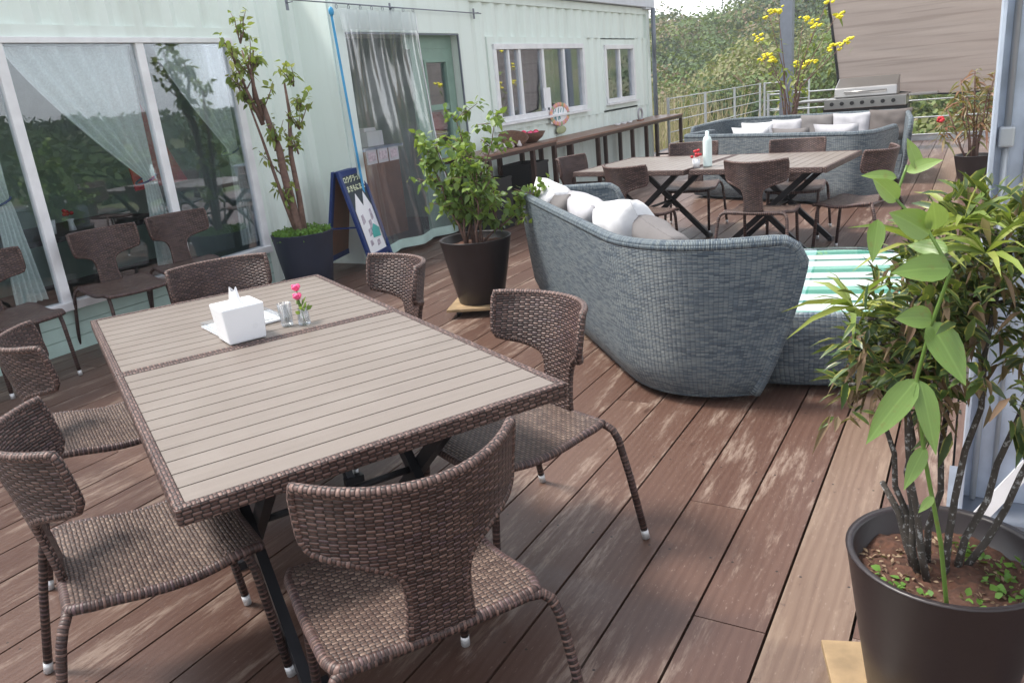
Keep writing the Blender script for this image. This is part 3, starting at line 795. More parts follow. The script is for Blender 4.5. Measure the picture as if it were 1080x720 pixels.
tag(mb.build('blue_strap', M['strap']), 'bright blue strap hanging at the left edge of the vinyl curtain', 'strap')
# photo cards behind the board
e = empty('photo_cards', (VX + .06, 5.98, .95), 0, 'small rack of printed photo cards behind the top of the blue sandwich board', 'cards')
for q in range(3):
    mb = MB(); mb.box(-.004, 0, q * .17 - .1, q * .17 + .05, 0, .13); mb.build('card', M['cush_light'], e)
    mb = MB(); mb.box(.001, .003, q * .17 - .08, q * .17 + .03, .03, .11); mb.build('picture', plain('picture_print', (.40, .34, .38), .6, nscale=40, namt=.5), e)

# ------------------------------------------------------------------ chair
def chair_proto():
    root = empty('wicker_chair', (0, 0, 0), 0, 'x', 'chair', 'brown wicker chairs')
    # seat
    mb = MB(); nx, ny = 18, 18; hw = .24; P = []; U = []; Pb = []
    for i in range(ny + 1):
        y = -.22 + .45 * i / ny; row = []; ru = []; rb = []
        for j in range(nx + 1):
            s = -1 + 2 * j / nx
            w = hw * (1 - .04 * (i / ny))
            cr = 1 - .06 * max(0, abs(2 * i / ny - 1) - .8) * 5 * (abs(s) > .9)
            z = .445 + .016 * cos(i / ny * pi * 1.7) - .010 * (1 - s * s) - .020 * max(0, (i / ny - .82) / .18) ** 2
            row.append((s * w * cr, y, z)); ru.append((s * w, y)); rb.append((s * w * cr, y, z - .022))
        P.append(row); U.append(ru); Pb.append(rb)
    mb.grid(P, U); mb.grid(Pb, U, flip=True)
    edge = [P[0][j] for j in range(nx + 1)] + [P[i][nx] for i in range(1, ny + 1)] + [P[ny][j] for j in range(nx - 1, -1, -1)] + [P[i][0] for i in range(ny - 1, 0, -1)]
    mb.build('seat', M['wicker_seat'], root)
    mb = MB(); mb.tube([(a, b, c - .011) for a, b, c in edge], .0135, 8, closed=True); seat = [o for o in children(root)][0]
    mb.build('seat_rim', M['wrap'], seat)
    # backrest
    mb = MB(); rows = []
    def hwz(t):   # t: 0 seat .. 1 top; returns half-width and height
        return 0
    prof = [(.43, .070), (.48, .066), (.53, .062), (.57, .062), (.60, .068), (.62, .078), (.635, .095), (.648, .125), (.657, .165), (.664, .205), (.672, .230), (.69, .240), (.71, .243), (.74, .245), (.77, .246), (.80, .247), (.822, .245)]
    F_ = []; Bk = []; U = []
    for (z, hw) in prof:
        rf = []; rb = []; ru = []
        for j in range(25):
            s = -1 + 2 * j / 24; x = s * hw
            zz = z + .010 * (x / .25) ** 2 * (1 if z > .65 else 0)
            k = (z - .43) / .39
            y = -.215 - .075 * k ** 1.2 + 2.15 * x * x * min(1, k * 1.6)
            rf.append((x * (1 - .05 * (x / .25) ** 2), y + .011, zz)); rb.append((x * (1 - .05 * (x / .25) ** 2) , y - .011, zz)); ru.append((x, zz))
        F_.append(rf); Bk.append(rb); U.append(ru)
    mb.grid(F_, U, flip=True); mb.grid(Bk, U)
    back = mb.build('backrest', M['wicker'], root)
    n = len(prof)
    mid = lambda i, j: tuple((F_[i][j][k] + Bk[i][j][k]) / 2 for k in range(3))
    path = [mid(i, 0) for i in range(n)] + [mid(n - 1, j) for j in range(1, 25)] + [mid(i, 24) for i in range(n - 2, -1, -1)]
    mb = MB(); mb.tube(path, .0118, 8); mb.build('back_rim', M['border'], back)
    # legs
    for sx in (-1, 1):
        rear = [(.12 * sx, -.222, .440), (.20 * sx, -.222, .443), (.235 * sx, -.228, .440), (.252 * sx, -.24, .425), (.262 * sx, -.253, .39), (.272 * sx, -.285, .25), (.286 * sx, -.325, .035)]
        front = [(.205 * sx, .14, .428), (.205 * sx, .175, .425), (.207 * sx, .195, .40), (.208 * sx, .205, .36), (.212 * sx, .235, .035)]
        for pts in (rear, front):
            mb = MB(); mb.tube(pts, .0125, 10); lg = mb.build('leg', M['wrap'], root)
            mb = MB(); a = Vector(pts[-1]); d = (a - Vector(pts[-2])).normalized()
            mb.tube([a - d * .002, a + d * .032], .0130, 10); mb.build('foot_cap', M['cap'], lg)
    return root
proto = chair_proto()
chairs = [
 # x, y, facing x, facing y, label
 (-1.08, 1.19, -.85, .53, 'nearest wicker chair at the near table, whole curved back turned to the camera'),
 (-1.855, 1.075, .44, .90, 'wicker chair at the lower left, seat half under the near corner of the table'),
 (-1.285, 2.02, -.41, -.91, 'wicker chair pulled up to the near table beside the large grey wicker sofa'),
 (-2.28, 2.52, -.44, -.90, 'wicker chair at the near table closest to the blue sandwich board'),
 (-2.80, 1.585, .44, .90, 'second wicker chair on the left side of the near table, cut by the left edge'),
 (-3.04, 2.45, .88, -.47, 'wicker chair at the far end of the near table behind the tissue box'),
 (-5.20, 2.50, 1, -.05, 'leftmost of the three wicker chairs lined up against the glass front'),
 (-5.21, 3.32, .98, -.18, 'middle one of the three wicker chairs lined up against the glass front'),
 (-5.20, 3.93, .98, -.22, 'wicker chair against the glass front nearest the tall potted tree'),
 (-3.22, 6.95, 1, -.12, 'wicker chair at the left end of the far dining table nearest the shelf with bowls'),
 (-2.42, 6.22, .38, .92, 'wicker chair at the far dining table just behind the sofa arm'),
 (-1.42, 6.24, .08, 1, 'wicker chair with its back to the camera at the middle of the far dining table'),
 (-2.42, 7.62, .10, -1, 'wicker chair beyond the far dining table, behind the pale bottle'),
 (-1.40, 7.42, .10, -1, 'wicker chair beyond the far dining table, nearest its right end'),
 (-.80, 6.62, -.95, .28, 'wicker chair at the right end of the far dining table above the foreground plant'),
]
for i, (x, y, fx, fy, lab) in enumerate(chairs):
    o = proto if i == 0 else copy_tree(proto)
    o.location = (x, y, 0); o.rotation_euler = (0, 0, atan2(-fx, fy)); o['label'] = lab

# ------------------------------------------------------------------ tables
def table(cx, cy, ang, lx, ly, label, group):
    """local x across the slats, local y along the slats"""
    root = empty('dining_table', (cx, cy, 0), ang, label, 'table', group)
    mb = MB(); bw = .026; n = int(round((lx - 2 * bw) / .081)); w = (lx - 2 * bw) / n; rr = random.Random(n + int(cx * 10))
    for k in range(n):
        mb.r = rr.random(); x0 = -lx / 2 + bw + k * w
        mb.box(x0 + .0026, x0 + w - .0026, -ly / 2 + bw, ly / 2 - bw, .715, .732)
    mb.build('tabletop', M['slat'], root)
    mb = MB()
    for sx in (-1, 1):
        x = sx * lx / 2; mb.box(min(x, x - sx * bw), max(x, x - sx * bw), -ly / 2, ly / 2, .690, .735)
    for sy in (-1, 1):
        y = sy * ly / 2; mb.box(-lx / 2 + bw, lx / 2 - bw, min(y, y - sy * bw), max(y, y - sy * bw), .690, .7348)
    # dark groove lining between slats
    mb.build('wicker_border', M['border'], root, .006)
    mb = MB(); mb.box(-lx / 2 + bw, lx / 2 - bw, -ly / 2 + bw, ly / 2 - bw, .694, .712); mb.build('underframe', M['black_metal'], root)
    hx = lx * .34
    for sy in (-1, 1):
        y = sy * (ly / 2 - .24)
        for d in (-1, 1):
            yy = y + d * .016
            mb = MB(); mb.bar((-hx * d, yy, .02), (hx * d, yy, .69), .03, .045, (0, 0, 1)); mb.build('leg', M['black_metal'], root)
        for fx_ in (-hx, hx):
            mb = MB(); mb.bar((fx_, y - .04, .016), (fx_, y + .04, .016), .034, .03); mb.build('foot', M['black_metal'], root)
    mb = MB(); mb.tube([(0, -ly / 2 + .22, .35), (0, ly / 2 - .22, .35)], .012, 8); mb.build('crossbar', M['black_metal'], root)
    return root
# near pair: local x runs along the pair, local y along the slats
ang1 = radians(-28.3); w = Vector((cos(ang1), sin(ang1), 0)); CT = Vector((-2.075, 1.815, 0)); LX, LY, SEAM = 2.09, 1.015, -.09
c_near = CT + w * ((LX / 2 + SEAM) / 2); c_far = CT + w * ((SEAM - LX / 2) / 2)
table(c_near.x, c_near.y, ang1, LX / 2 - SEAM - .002, LY, 'near slatted table with wicker edge, its bare top closest to the camera', 'slatted tables with wicker edges')
table(c_far.x, c_far.y, ang1, LX / 2 + SEAM - .002, LY, 'slatted table carrying the white tissue box and flowers, joined to the nearest table', 'slatted tables with wicker edges')
table(-1.45, 6.90, radians(-6) , 1.09, 1.10, 'far slatted table at the right, in front of the grey sofa', 'slatted tables with wicker edges')
table(-2.56, 7.03, radians(-8), 1.10, 1.10, 'far slatted table at the left with the white bottle at its end', 'slatted tables with wicker edges')

# things on the near table
TZ = .7355
mb = MB(); s = .076; zt = .132
mb.hexa([(-s * .88, -s * .88, 0), (s * .88, -s * .88, 0), (s * .88, s * .88, 0), (-s * .88, s * .88, 0), (-s, -s, zt), (s, -s, zt), (s, s, zt), (-s, s, zt)])
tb = empty('tissue_box', (-2.27, 1.845, TZ), ang1 + .08, 'white tapered tissue box on the slatted table', 'tissue box')
mb.build('box', M['white_plastic'], tb, .006)
mb = MB(); P = []
for i in range(7):
    k = i / 6; P.append([((.030 - .014 * k) * cos(a) * (1 + .3 * sin(3 * a + k * 3)), (.02 - .008 * k) * sin(a), zt + .002 + k * .05 + .008 * sin(2 * a) * k) for a in [2 * pi * q / 16 for q in range(17)]])
mb.grid(P); mb.build('tissue', M['paper'], tb)
tr = empty('card_tray', (-2.43, 1.99, TZ), ang1 + .12, 'clear acrylic menu tray lying behind the tissue box', 'tray')
mb = MB(); mb.box(-.10, .10, -.13, .13, 0, .006); mb.build('base', M['white_plastic'], tr)
mb = MB(); mb.box(-.10, .10, -.13, -.122, .006, .02); mb.box(-.10, .10, .122, .13, .006, .02); mb.box(-.10, -.092, -.122, .122, .006, .02); mb.box(.092, .10, -.122, .122, .006, .02); mb.build('rim', M['glass_small'], tr)
mb = MB(); mb.box(-.075, .075, -.105, -.01, .0065, .008); mb.box(-.075, .075, .01, .1, .0065, .008); mb.build('menu_card', plain('menu_print', (.45, .46, .47), .6, nscale=60, namt=.5), tr)
def cup(name, x, y, r, h, lab):
    e = empty(name, (x, y, TZ), 0, lab, 'glass')
    mb = MB(); mb.lathe([(.001, .004), (r * .8, 0), (r * .85, .004), (r, h), (r * .93, h), (r * .78, .012), (.001, .012)], (0, 0, 0), 20); mb.build('glass', M['glass_small'], e); return e
e = cup('tumbler', -2.215, 2.015, .027, .085, 'clear drinking glass holding toothpicks between the tissue box and the flower vase')
mb = MB()
for q in range(14):
    a = R.uniform(0, 6.28); mb.tube([(.008 * cos(a), .008 * sin(a), .014), (.018 * cos(a), .018 * sin(a), .088)], .0012, 4)
mb.build('toothpick', plain('toothpick', (.6, .58, .55), .6), e)
e = empty('flower_vase', (-2.155, 2.045, TZ), 0, 'tiny clear glass vase with two pink flowers on the slatted table', 'vase')
mb = MB(); mb.lathe([(.001, .003), (.022, 0), (.024, .01), (.021, .05), (.016, .055), (.018, .062), (.014, .062), (.019, .045), (.02, .008), (.001, .008)], (0, 0, 0), 16); mb.build('glass', M['glass_small'], e)
for (px_, py_, pz_) in ((-.045, .03, .13), (-.030, .015, .10)):
    mb = MB(); mb.tube([(.0, .0, .01), (px_ * .4, py_ * .4, .07), (px_, py_, pz_)], .0018, 5); st = mb.build('stem', M['moss'], e)
    mb = MB(); mb.blob((px_, py_, pz_), .014, .014, .013, 10, 6)
    for q in range(9): mb.blob((px_ + .010 * cos(q * .7), py_ + .010 * sin(q * .7), pz_ + .004 * (q % 3)), .008, .008, .006, 6, 4)
    mb.build('blossom', M['pink'], e)
lp = [(R.uniform(-.02, .02), R.uniform(-.02, .02), R.uniform(.04, .08)) for _ in range(14)]
leaf_object('leaf', [(leaves(lp, [(a, b, .02) for a, b, c in lp], .035, .008, [.3] * 14), 0)], [M['bush']], e)
# bottle and flower cup on the far table
mb = MB(); mb.lathe([(.001, 0), (.036, 0), (.037, .01), (.037, .21), (.030, .235), (.016, .25), (.016, .285), (.001, .29)], (0, 0, 0), 18)
o = mb.build('bottle', plain('pale_bottle', (.68, .80, .78), .35)); o.location = (-1.955, 6.62, TZ); tag(o, 'pale mint bottle standing on the far table', 'bottle')
e = empty('flower_cup', (-2.03, 6.55, TZ), 0, 'small white cup of red flowers beside the pale bottle on the far table', 'flowers')
mb = MB(); mb.lathe([(.001, .003), (.026, 0), (.034, .07), (.03, .07), (.001, .01)], (0, 0, 0), 14); mb.build('cup', M['white_plastic'], e)
mb = MB()
for q in range(9): mb.blob((R.uniform(-.04, .04), R.uniform(-.04, .04), .09 + R.uniform(0, .05)), .015, .015, .012, 8, 5)
mb.build('blossom', M['red'], e)

# ------------------------------------------------------------------ sofas
def smooth_path(pts, n=10, rad=None):
    """polyline with rounded corners; pts [(x,y,r)]"""
    out = []
    for i, (x, y, r) in enumerate(pts):
        p = Vector((x, y))
        if i in (0, len(pts) - 1) or r == 0: out.append(p); continue
        a = Vector(pts[i - 1][:2]); b = Vector(pts[i + 1][:2]); da = (a - p).normalized(); db = (b - p).normalized()
        s = p + da * r; e = p + db * r
        for k in range(n + 1):
            t = k / n; out.append(s * (1 - t) ** 2 + p * 2 * t * (1 - t) + e * t * t)
    # resample
    L = [0]
    for q, w_ in zip(out, out[1:]): L.append(L[-1] + (w_ - q).length)
    res = []; N = 90
    for k in range(N + 1):
        d = L[-1] * k / N; j = 0
        while j < len(L) - 2 and L[j + 1] < d: j += 1
        f = (d - L[j]) / max(1e-6, L[j + 1] - L[j]); res.append(out[j].lerp(out[j + 1], f))
    return res, L[-1]
def sofa(name, plan, H, label, seatz=.36, lean=.075, endz=None, cush='cush_grey', inner='sofa', group='grey wicker sofas'):
    path, L = smooth_path(plan); N = len(path)
    c = sum(path, Vector((0, 0))) / N
    root = empty(name, (c.x, c.y, 0), 0, label, 'sofa', group)
    P = [Vector((p.x - c.x, p.y - c.y)) for p in path]
    # outward normals
    ns = []
    for i in range(N):
        t = (P[min(i + 1, N - 1)] - P[max(i - 1, 0)]).normalized(); nrm = Vector((t.y, -t.x))
        ns.append(nrm)
    if sum(n_.dot(p) for n_, p in zip(ns, P)) < 0: ns = [-n_ for n_ in ns]
    th = .055
    zs = [.035, .05, .08, .14, .22, .32, .42, .52, .62, .70, 1.0]
    outer = []; U = []; inn = []
    def hgt(i):   # rim rounded down at the two ends
        d = min(i, N - 1 - i) / N * L
        k = max(0, 1 - d / .13); return H - .10 * k ** 3
    def endin(i, z):  # ends slope inward towards the floor
        return 0
    for q, z in enumerate(zs):
        ro = []; ru = []; ri = []
        for i in range(N):
            h = hgt(i); zz = min(z, h) if z < 1 else h
            if z < 1: zz = z / .70 * (h - .02) if z > .1 else z
            k = zz / H
            ins = lean * (1 - k) ** 1.15 + (.075 * (1 - zz / .18) ** 2 if zz < .18 else 0)
            t = (P[min(i + 1, N - 1)] - P[max(i - 1, 0)]).normalized()
            d0 = i / N * L; dd = min(d0, L - d0); e_ = max(0, 1 - dd / .5) * (1 if i < N / 2 else -1)
            sl = .24 * (1 - k) ** 1.5 * abs(e_) ** 1.3 * (1 if e_ > 0 else -1)
            p = P[i] - ns[i] * ins + t * sl
            ro.append((p.x, p.y, zz)); ru.append((i / N * L, zz))
            q2 = P[i] - ns[i] * (th + min(ins, lean) * .8) + t * sl
            ri.append((q2.x, q2.y, zz))
        outer.append(ro); U.append(ru); inn.append(ri)
    mb = MB(); mb.grid(outer, U); mb.grid(inn, U, flip=True)
    for i in (0, N - 1):
        mb.grid([[outer[q][i] for q in range(len(zs))], [inn[q][i] for q in range(len(zs))]], sm=False)
    sh = mb.build('wicker_shell', M['sofa'], root)
    rim = [tuple((outer[-1][i][k] + inn[-1][i][k]) / 2 for k in range(3)) for i in range(N)]
    fe = [tuple((outer[q][0][k] + inn[q][0][k]) / 2 for k in range(3)) for q in range(len(zs) - 2, 0, -1)]
    le = [tuple((outer[q][N - 1][k] + inn[q][N - 1][k]) / 2 for k in range(3)) for q in range(len(zs) - 2, 0, -1)]
    mb = MB(); mb.tube(fe[::-1] + rim + le, .031, 10); mb.build('rim', M['sofa'], sh)
    # seat platform and cushion
    poly = [inn[4][i] for i in range(0, N, 3)]
    mb = MB(); nn = len(poly)
    top = [(a, b, seatz - .02) for a, b, _ in poly]; bot = [(a * .97, b * .97, .06) for a, b, _ in poly]
    mb.add(top + bot, [tuple(range(nn)), (nn - 1, 0, nn, 2 * nn - 1)])
    mb.build('seat_base', M['sofa'], root)
    cc = Vector((sum(p[0] for p in poly) / nn, sum(p[1] for p in poly) / nn))
    lv = [(0.0, .985), (.02, 1.0), (.07, 1.0), (.10, .97), (.11, .9)]
    rings = [[(cc.x + (a - cc.x) * k * .97, cc.y + (b - cc.y) * k * .97, seatz - .015 + dz) for a, b, _ in poly] + [(cc.x + (poly[0][0] - cc.x) * k * .97, cc.y + (poly[0][1] - cc.y) * k * .97, seatz - .015 + dz)] for dz, k in lv]
    mb = MB(); mb.grid(rings); mb.add([p for p in rings[-1][:-1]], [tuple(range(nn))])
    mb.build('seat_cushion', M[cush], root)
    return root
sofa('wicker_sofa', [(-2.20, 5.33, 0), (-2.98, 5.09, .30), (-1.25, 3.13, .48), (-.60, 3.46, 0)], .775, 'large blue grey wicker sofa behind the near table, its curved back to the camera')
sofa('wicker_sofa', [(-2.95, 10.35, 0), (-3.2, 9.62, .2), (-.92, 8.66, .35), (-.74, 9.55, 0)], .75, 'grey wicker sofa with its long back behind the far dining table')
sofa('wicker_sofa', [(-3.50, 11.0, 0), (-3.32, 12.35, .35), (-.82, 11.9, .35), (-.66, 10.35, 0)], .75, 'farthest grey wicker sofa, facing the camera in front of the grill', cush='cush_grey')

def pillow(x, y, z, w, h, th, rz, tilt, mat, label, roll=0):
    mb = MB(); n = 16; F_ = []; Bk = []
    for i in range(n + 1):
        a = -1 + 2 * i / n; rf = []; rb = []
        for j in range(n + 1):
            b = -1 + 2 * j / n
            px_ = a * (1 - .07 * (1 - b * b) ** 1 * 1) * w / 2; pz_ = b * (1 - .07 * (1 - a * a)) * h / 2
            t = th / 2 * ((1 - a ** 4) * (1 - b ** 4)) ** .6 * (1 + .25 * noise.noise(Vector((a * 2 + x, b * 2, y)))) + .0004
            rf.append((px_, -t, pz_)); rb.append((px_, t, pz_))
        F_.append(rf); Bk.append(rb)
    mb.grid(F_, flip=True); mb.grid(Bk)
    o = mb.build('cushion', M[mat]); o.location = (x, y, z); o.rotation_euler = (tilt, roll, rz)
    return tag(o, label, 'cushion', 'sofa cushions')
a1 = atan2(-1.92, 1.73)    # along sofa 1 back
nx_, ny_ = .74, .67        # into the sofa
for (px_, py_, z, w_, h_, t_, ro, mat, lab) in (
    (-2.52, 4.93, .66, .48, .44, .26, .15, 'cush_white', 'white cushion at the far corner of the large wicker sofa'),
    (-2.25, 4.62, .64, .46, .42, .20, -.1, 'cush_grey', 'grey cushion tucked behind the far white cushion on the large wicker sofa'),
    (-1.99, 4.37, .65, .50, .44, .22, .1, 'cush_light', 'pale cushion in the middle of the back of the large wicker sofa'),
    (-1.62, 4.02, .66, .60, .48, .27, -.12, 'cush_white', 'largest white cushion along the back of the large wicker sofa'),
    (-1.30, 3.71, .62, .52, .42, .22, .12, 'cush_grey', 'grey cushion at the near corner of the large wicker sofa')):
    pillow(px_, py_, z, w_, h_, t_, a1, .42, mat, lab, ro)
for (px_, py_, z, w_, mat, lab) in (
    (-2.75, 11.75, 0.53, .50, 'cush_white', 'white cushion at the left of the farthest sofa'),
    (-2.33, 11.72, 0.55, .46, 'cush_light', 'pale grey cushion second from the left on the farthest sofa'),
    (-1.92, 11.68, 0.59, .50, 'cush_grey', 'dark grey cushion in the middle of the farthest sofa'),
    (-1.48, 11.55, 0.59, .50, 'cush_light', 'light cushion right of centre on the farthest sofa'),
    (-1.02, 11.5, 0.61, .52, 'cush_brown', 'brown grey cushion at the right corner of the farthest sofa')):
    pillow(px_, py_, z, w_, .42, .17, -.12, -.3, mat, lab)
for (px_, py_, z, w_, mat, lab) in (
    (-2.28, 9.55, .64, .52, 'cush_white', 'white cushion peeping over the left of the sofa back behind the far dining table'),
    (-1.80, 9.38, .62, .48, 'cush_grey', 'grey cushion peeping over the middle of the sofa back behind the far dining table'),
    (-1.30, 9.18, .65, .52, 'cush_light', 'light cushion peeping over the right of the sofa back behind the far dining table')):
    pillow(px_, py_, z, w_, .40, .17, -.4, .3, mat, lab)

# wicker coffee table with a glass top over a sheet painted with striped reflections
e = empty('coffee_table', (-.70, 4.28, 0), radians(12), 'round-cornered grey wicker coffee table with a glass top over painted green and white reflection stripes', 'table')
def rrect(hx, hy, r, n=6):
    out = []
    for cx_, cy_, a0 in ((hx - r, hy - r, 0), (-hx + r, hy - r, 90), (-hx + r, -hy + r, 180), (hx - r, -hy + r, 270)):
        for k in range(n + 1): a = radians(a0 + 90 * k / n); out.append((cx_ + r * cos(a), cy_ + r * sin(a)))
    return out
mb = MB(); rr_ = rrect(.58, .70, .40); P = []; U = []
for z, k in ((.03, .86), (.06, .90), (.14, .95), (.30, .985), (.395, 1.0), (.41, .99), (.412, .95)):
    P.append([(a * k, b * k, z) for a, b in rr_ + rr_[:1]]); l = 0; ru = []
    for q, (a, b) in enumerate(rr_ + rr_[:1]):
        if q: l += sqrt((a - pa) ** 2 + (b - pb) ** 2)
        pa, pb = a, b; ru.append((l, z))
    U.append(ru)
mb.grid(P, U); mb.build('wicker_body', M['sofa'], e)
mb = MB(); mb.add([(a * .95, b * .95, .405) for a, b in rr_], [tuple(range(len(rr_)))])
def stripe_mat():
    t = NT('painted_reflection'); sp = t.n('ShaderNodeSeparateXYZ', {0: t.coord()})
    y = t.math('ADD', sp.outputs[1], t.math('MULTIPLY', t.noise(3, 2, t.coord()), .03))
    s_ = t.math('FRACT', t.math('MULTIPLY', y, 2.3))
    c = t.ramp(s_, [(0, (.60, .62, .62)), (.26, (.05, .25, .19)), (.44, (.22, .45, .38)), (.60, (.62, .64, .64)), (.90, (.03, .17, .13))], 'CONSTANT')  # reflection of overhead stripes painted into the colour
    t.principled(c, .6); return t.m
mb.build('painted_reflection', stripe_mat(), e)
mb = MB(); mb.add([(a * .96, b * .96, .414) for a, b in rr_] + [(a * .96, b * .96, .422) for a, b in rr_], [tuple(range(len(rr_), 2 * len(rr_)))] + [(q, (q + 1) % len(rr_), len(rr_) + (q + 1) % len(rr_), len(rr_) + q) for q in range(len(rr_))])
mb.build('glass_top', M['table_glass'], e)

# ------------------------------------------------------------------ sandwich board
nrm = unit((.96, .28, 0)); wd = Vector((-nrm.y, nrm.x, 0))
e = empty('sandwich_board', (-5.12, 5.72, 0), 0, 'blue framed chalk sandwich board with handwriting in front of the doorway', 'sign')
base = Vector((-5.12, 5.72, 0))
def SB(a, b, z): return Vector((0, 0, z)) + wd * a + nrm * b      # local
HH = .94
def board(sgn, name, hw_=.235, cut=0.0):
    foot = .24 * sgn
    tl, tr_ = SB(-hw_, .02 * sgn, HH), SB(hw_, .02 * sgn, HH); blft, brt = SB(-hw_, foot, 0.0), SB(hw_, foot, 0.0)
    up_ = nrm * sgn
    mb = MB(); mb.bar(blft, tl, .05, .028, up_); mb.bar(brt, tr_, .05, .028, up_)
    q = lambda s_, t_: (blft.lerp(brt, s_)).lerp(tl.lerp(tr_, s_), t_)
    mb.bar(q(.05, .97), q(.95, .97), .05, .03, up_); mb.bar(q(.05, .14), q(.95, .14), .05, .03, up_)
    fr_ = mb.build(name, M['blue_paint'], e)
    nn = (tl - blft).cross(brt - blft).normalized()
    if nn.dot(nrm * sgn) < 0: nn = -nn
    mb = MB(); off = nn * .004; th_ = -nn * .006
    v4 = [q(.05, .15), q(.95, .15), q(.95, .955), q(.05, .955)]
    mb.hexa([v + th_ for v in v4] + [v + off for v in v4])
    mb.build('panel', M['chalk_black'] if sgn > 0 else M['wood_brown'], fr_)
    return q, nn, fr_
q, nn, frn = board(1, 'front_frame'); q2, nn2, _ = board(-1, 'rear_frame')
mb = MB(); mb.bar(q(0, .45), q2(0, .45), .02, .012); mb.bar(q(1, .45), q2(1, .45), .02, .012); mb.build('brace', M['blue_paint'], e)
e.location = base
def flat_poly(pts, lift, mat, name, par):
    mb = MB(); a = [q(s_, t_) + nn * lift for s_, t_ in pts]; b = [p + nn * .002 for p in a]; n = len(pts)
    mb.add(a + b, [tuple(range(n)), tuple(range(n, 2 * n))] + [(i, (i + 1) % n, n + (i + 1) % n, n + i) for i in range(n)])
    return mb.build(name, mat, par)
sheet = flat_poly([(.10, .16), (.88, .16), (.90, .60), (.72, .76), (.54, .62), (.36, .76), (.12, .60)], .006, M['paper'], 'white_poster', frn)
prt = plain('poster_print', (.45, .40, .46), .7, nscale=30, namt=.6)
for (s_, t_, a, b) in ((.3, .5, .07, .05), (.55, .42, .08, .06), (.72, .52, .06, .06), (.40, .36, .07, .04), (.62, .24, .08, .03), (.3, .26, .07, .03)):
    flat_poly([(s_ - a, t_ - b), (s_ + a, t_ - b * .6), (s_ + a * .8, t_ + b), (s_ - a * .7, t_ + b * .8)], .0085, prt, 'print', frn)
flat_poly([(.45, .30), (.8, .29), (.86, .37), (.65, .43), (.5, .38)], .011, plain('green_print', (.08, .42, .38), .7), 'print', frn)
def text(body, size, org, xd, nd, mat, name, par, ext=.001):
    cu = bpy.data.curves.new(name, 'FONT'); cu.body = body; cu.size = size; cu.extrude = ext; cu.offset = size * .012; cu.align_x = 'CENTER'; cu.align_y = 'CENTER'
    o = bpy.data.objects.new(name + '_curve', cu); COL.objects.link(o)
    bpy.context.view_layer.update()
    me = bpy.data.meshes.new_from_object(o.evaluated_get(bpy.context.evaluated_depsgraph_get())); bpy.data.objects.remove(o)
    me.materials.clear(); me.materials.append(mat)
    xd = xd.normalized(); nd = nd.normalized(); yd = nd.cross(xd).normalized()
    ob = bpy.data.objects.new(name, me); COL.objects.link(ob)
    ob.matrix_world = Matrix(((xd.x, yd.x, nd.x, org.x), (xd.y, yd.y, nd.y, org.y), (xd.z, yd.z, nd.z, org.z), (0, 0, 0, 1)))
    if par: ob.parent = par
    return ob
xd_ = q(1, .5) - q(0, .5)
if xd_.cross(q(0, 1) - q(0, 0)).dot(nn) < 0: xd_ = -xd_
text('ロクグラった', .066, q(.48, .90) + nn * .007, xd_, nn, M['chalk_text'], 'handwriting', frn)
text('まきもにまれ', .066, q(.50, .81) + nn * .007, xd_, nn, M['chalk_text'], 'handwriting', frn)

# ------------------------------------------------------------------ shelf table with bowls, long counter
def rack(name, x0, x1, y0, y1, z, legs, label, cat, footbar=True):
    cx_, cy_ = (x0 + x1) / 2, (y0 + y1) / 2
    e = empty(name, (cx_, cy_, 0), 0, label, cat)
    mb = MB(); 
    for k in range(3): mb.box(x0 - cx_ + k * (x1 - x0) / 3 + .002, x0 - cx_ + (k + 1) * (x1 - x0) / 3 - .002, y0 - cy_, y1 - cy_, z - .025, z)
    mb.build('top', plain(name + '_wood', (.22, .12, .085), .4, nscale=7, namt=.3), e, .002)
    for y in legs:
        for x in (x0 + .03, x1 - .03):
            mb = MB(); mb.box(x - cx_ - .025, x - cx_ + .025, y - cy_ - .025, y - cy_ + .025, 0, z - .065); mb.build('leg', M['brown_metal'], e)
    mb = MB(); 
    for x in (x0 + .03, x1 - .03): mb.box(x - cx_ - .02, x - cx_ + .02, y0 - cy_ + .02, y1 - cy_ - .02, z - .065, z - .026)
    if footbar:
        for y in legs: mb.box(x0 - cx_ + .05, x1 - cx_ - .05, y - cy_ - .015, y - cy_ + .015, .13, .16)
    mb.build('rail', M['brown_metal'], e)
    return e
rack('long_counter', -5.06, -4.55, 8.98, 13.98, .82, (9.45, 10.3, 11.6, 12.2, 13.92), 'long narrow brown counter running along the container wall under the windows', 'counter')
rack('shelf_table', -5.02, -4.50, 7.15, 8.92, .865, (7.3, 8.3, 8.86), 'short brown table with bowls and shells beside the doorway', 'table', False)
def bowl(x, y, z, r, h, rx_, ry_, lab, fill):
    e = empty('woven_bowl', (x, y, z), 0, lab, 'bowl'); e.rotation_euler = (rx_, ry_, 0)
    mb = MB(); mb.lathe([(.001, .002), (r * .45, 0), (r * .8, h * .45), (r, h), (r * .96, h), (r * .75, h * .5), (r * .4, .02), (.001, .018)], (0, 0, 0), 22); mb.build('bowl', M['basket'], e); return e
bowl(-4.74, 8.22, .868, .18, .12, .25, .3, 'left brown woven bowl tilted on the short table', None)
bowl(-4.76, 8.66, .868, .21, .12, 0, 0, 'right brown woven bowl filled with red fruit on the short table', None)
for i in range(7):
    mb = MB(); mb.blob((0, 0, 0), .035, .035, .032, 10, 7); o = mb.build('red_fruit', M['red'] if i % 3 else M['pink']); a = i * .9
    o.location = (-4.76 + .10 * cos(a), 8.66 + .10 * sin(a), .97 + .012 * (i % 2)); tag(o, 'small red fruit heaped in the right woven bowl', 'fruit', 'red fruit in the bowl')
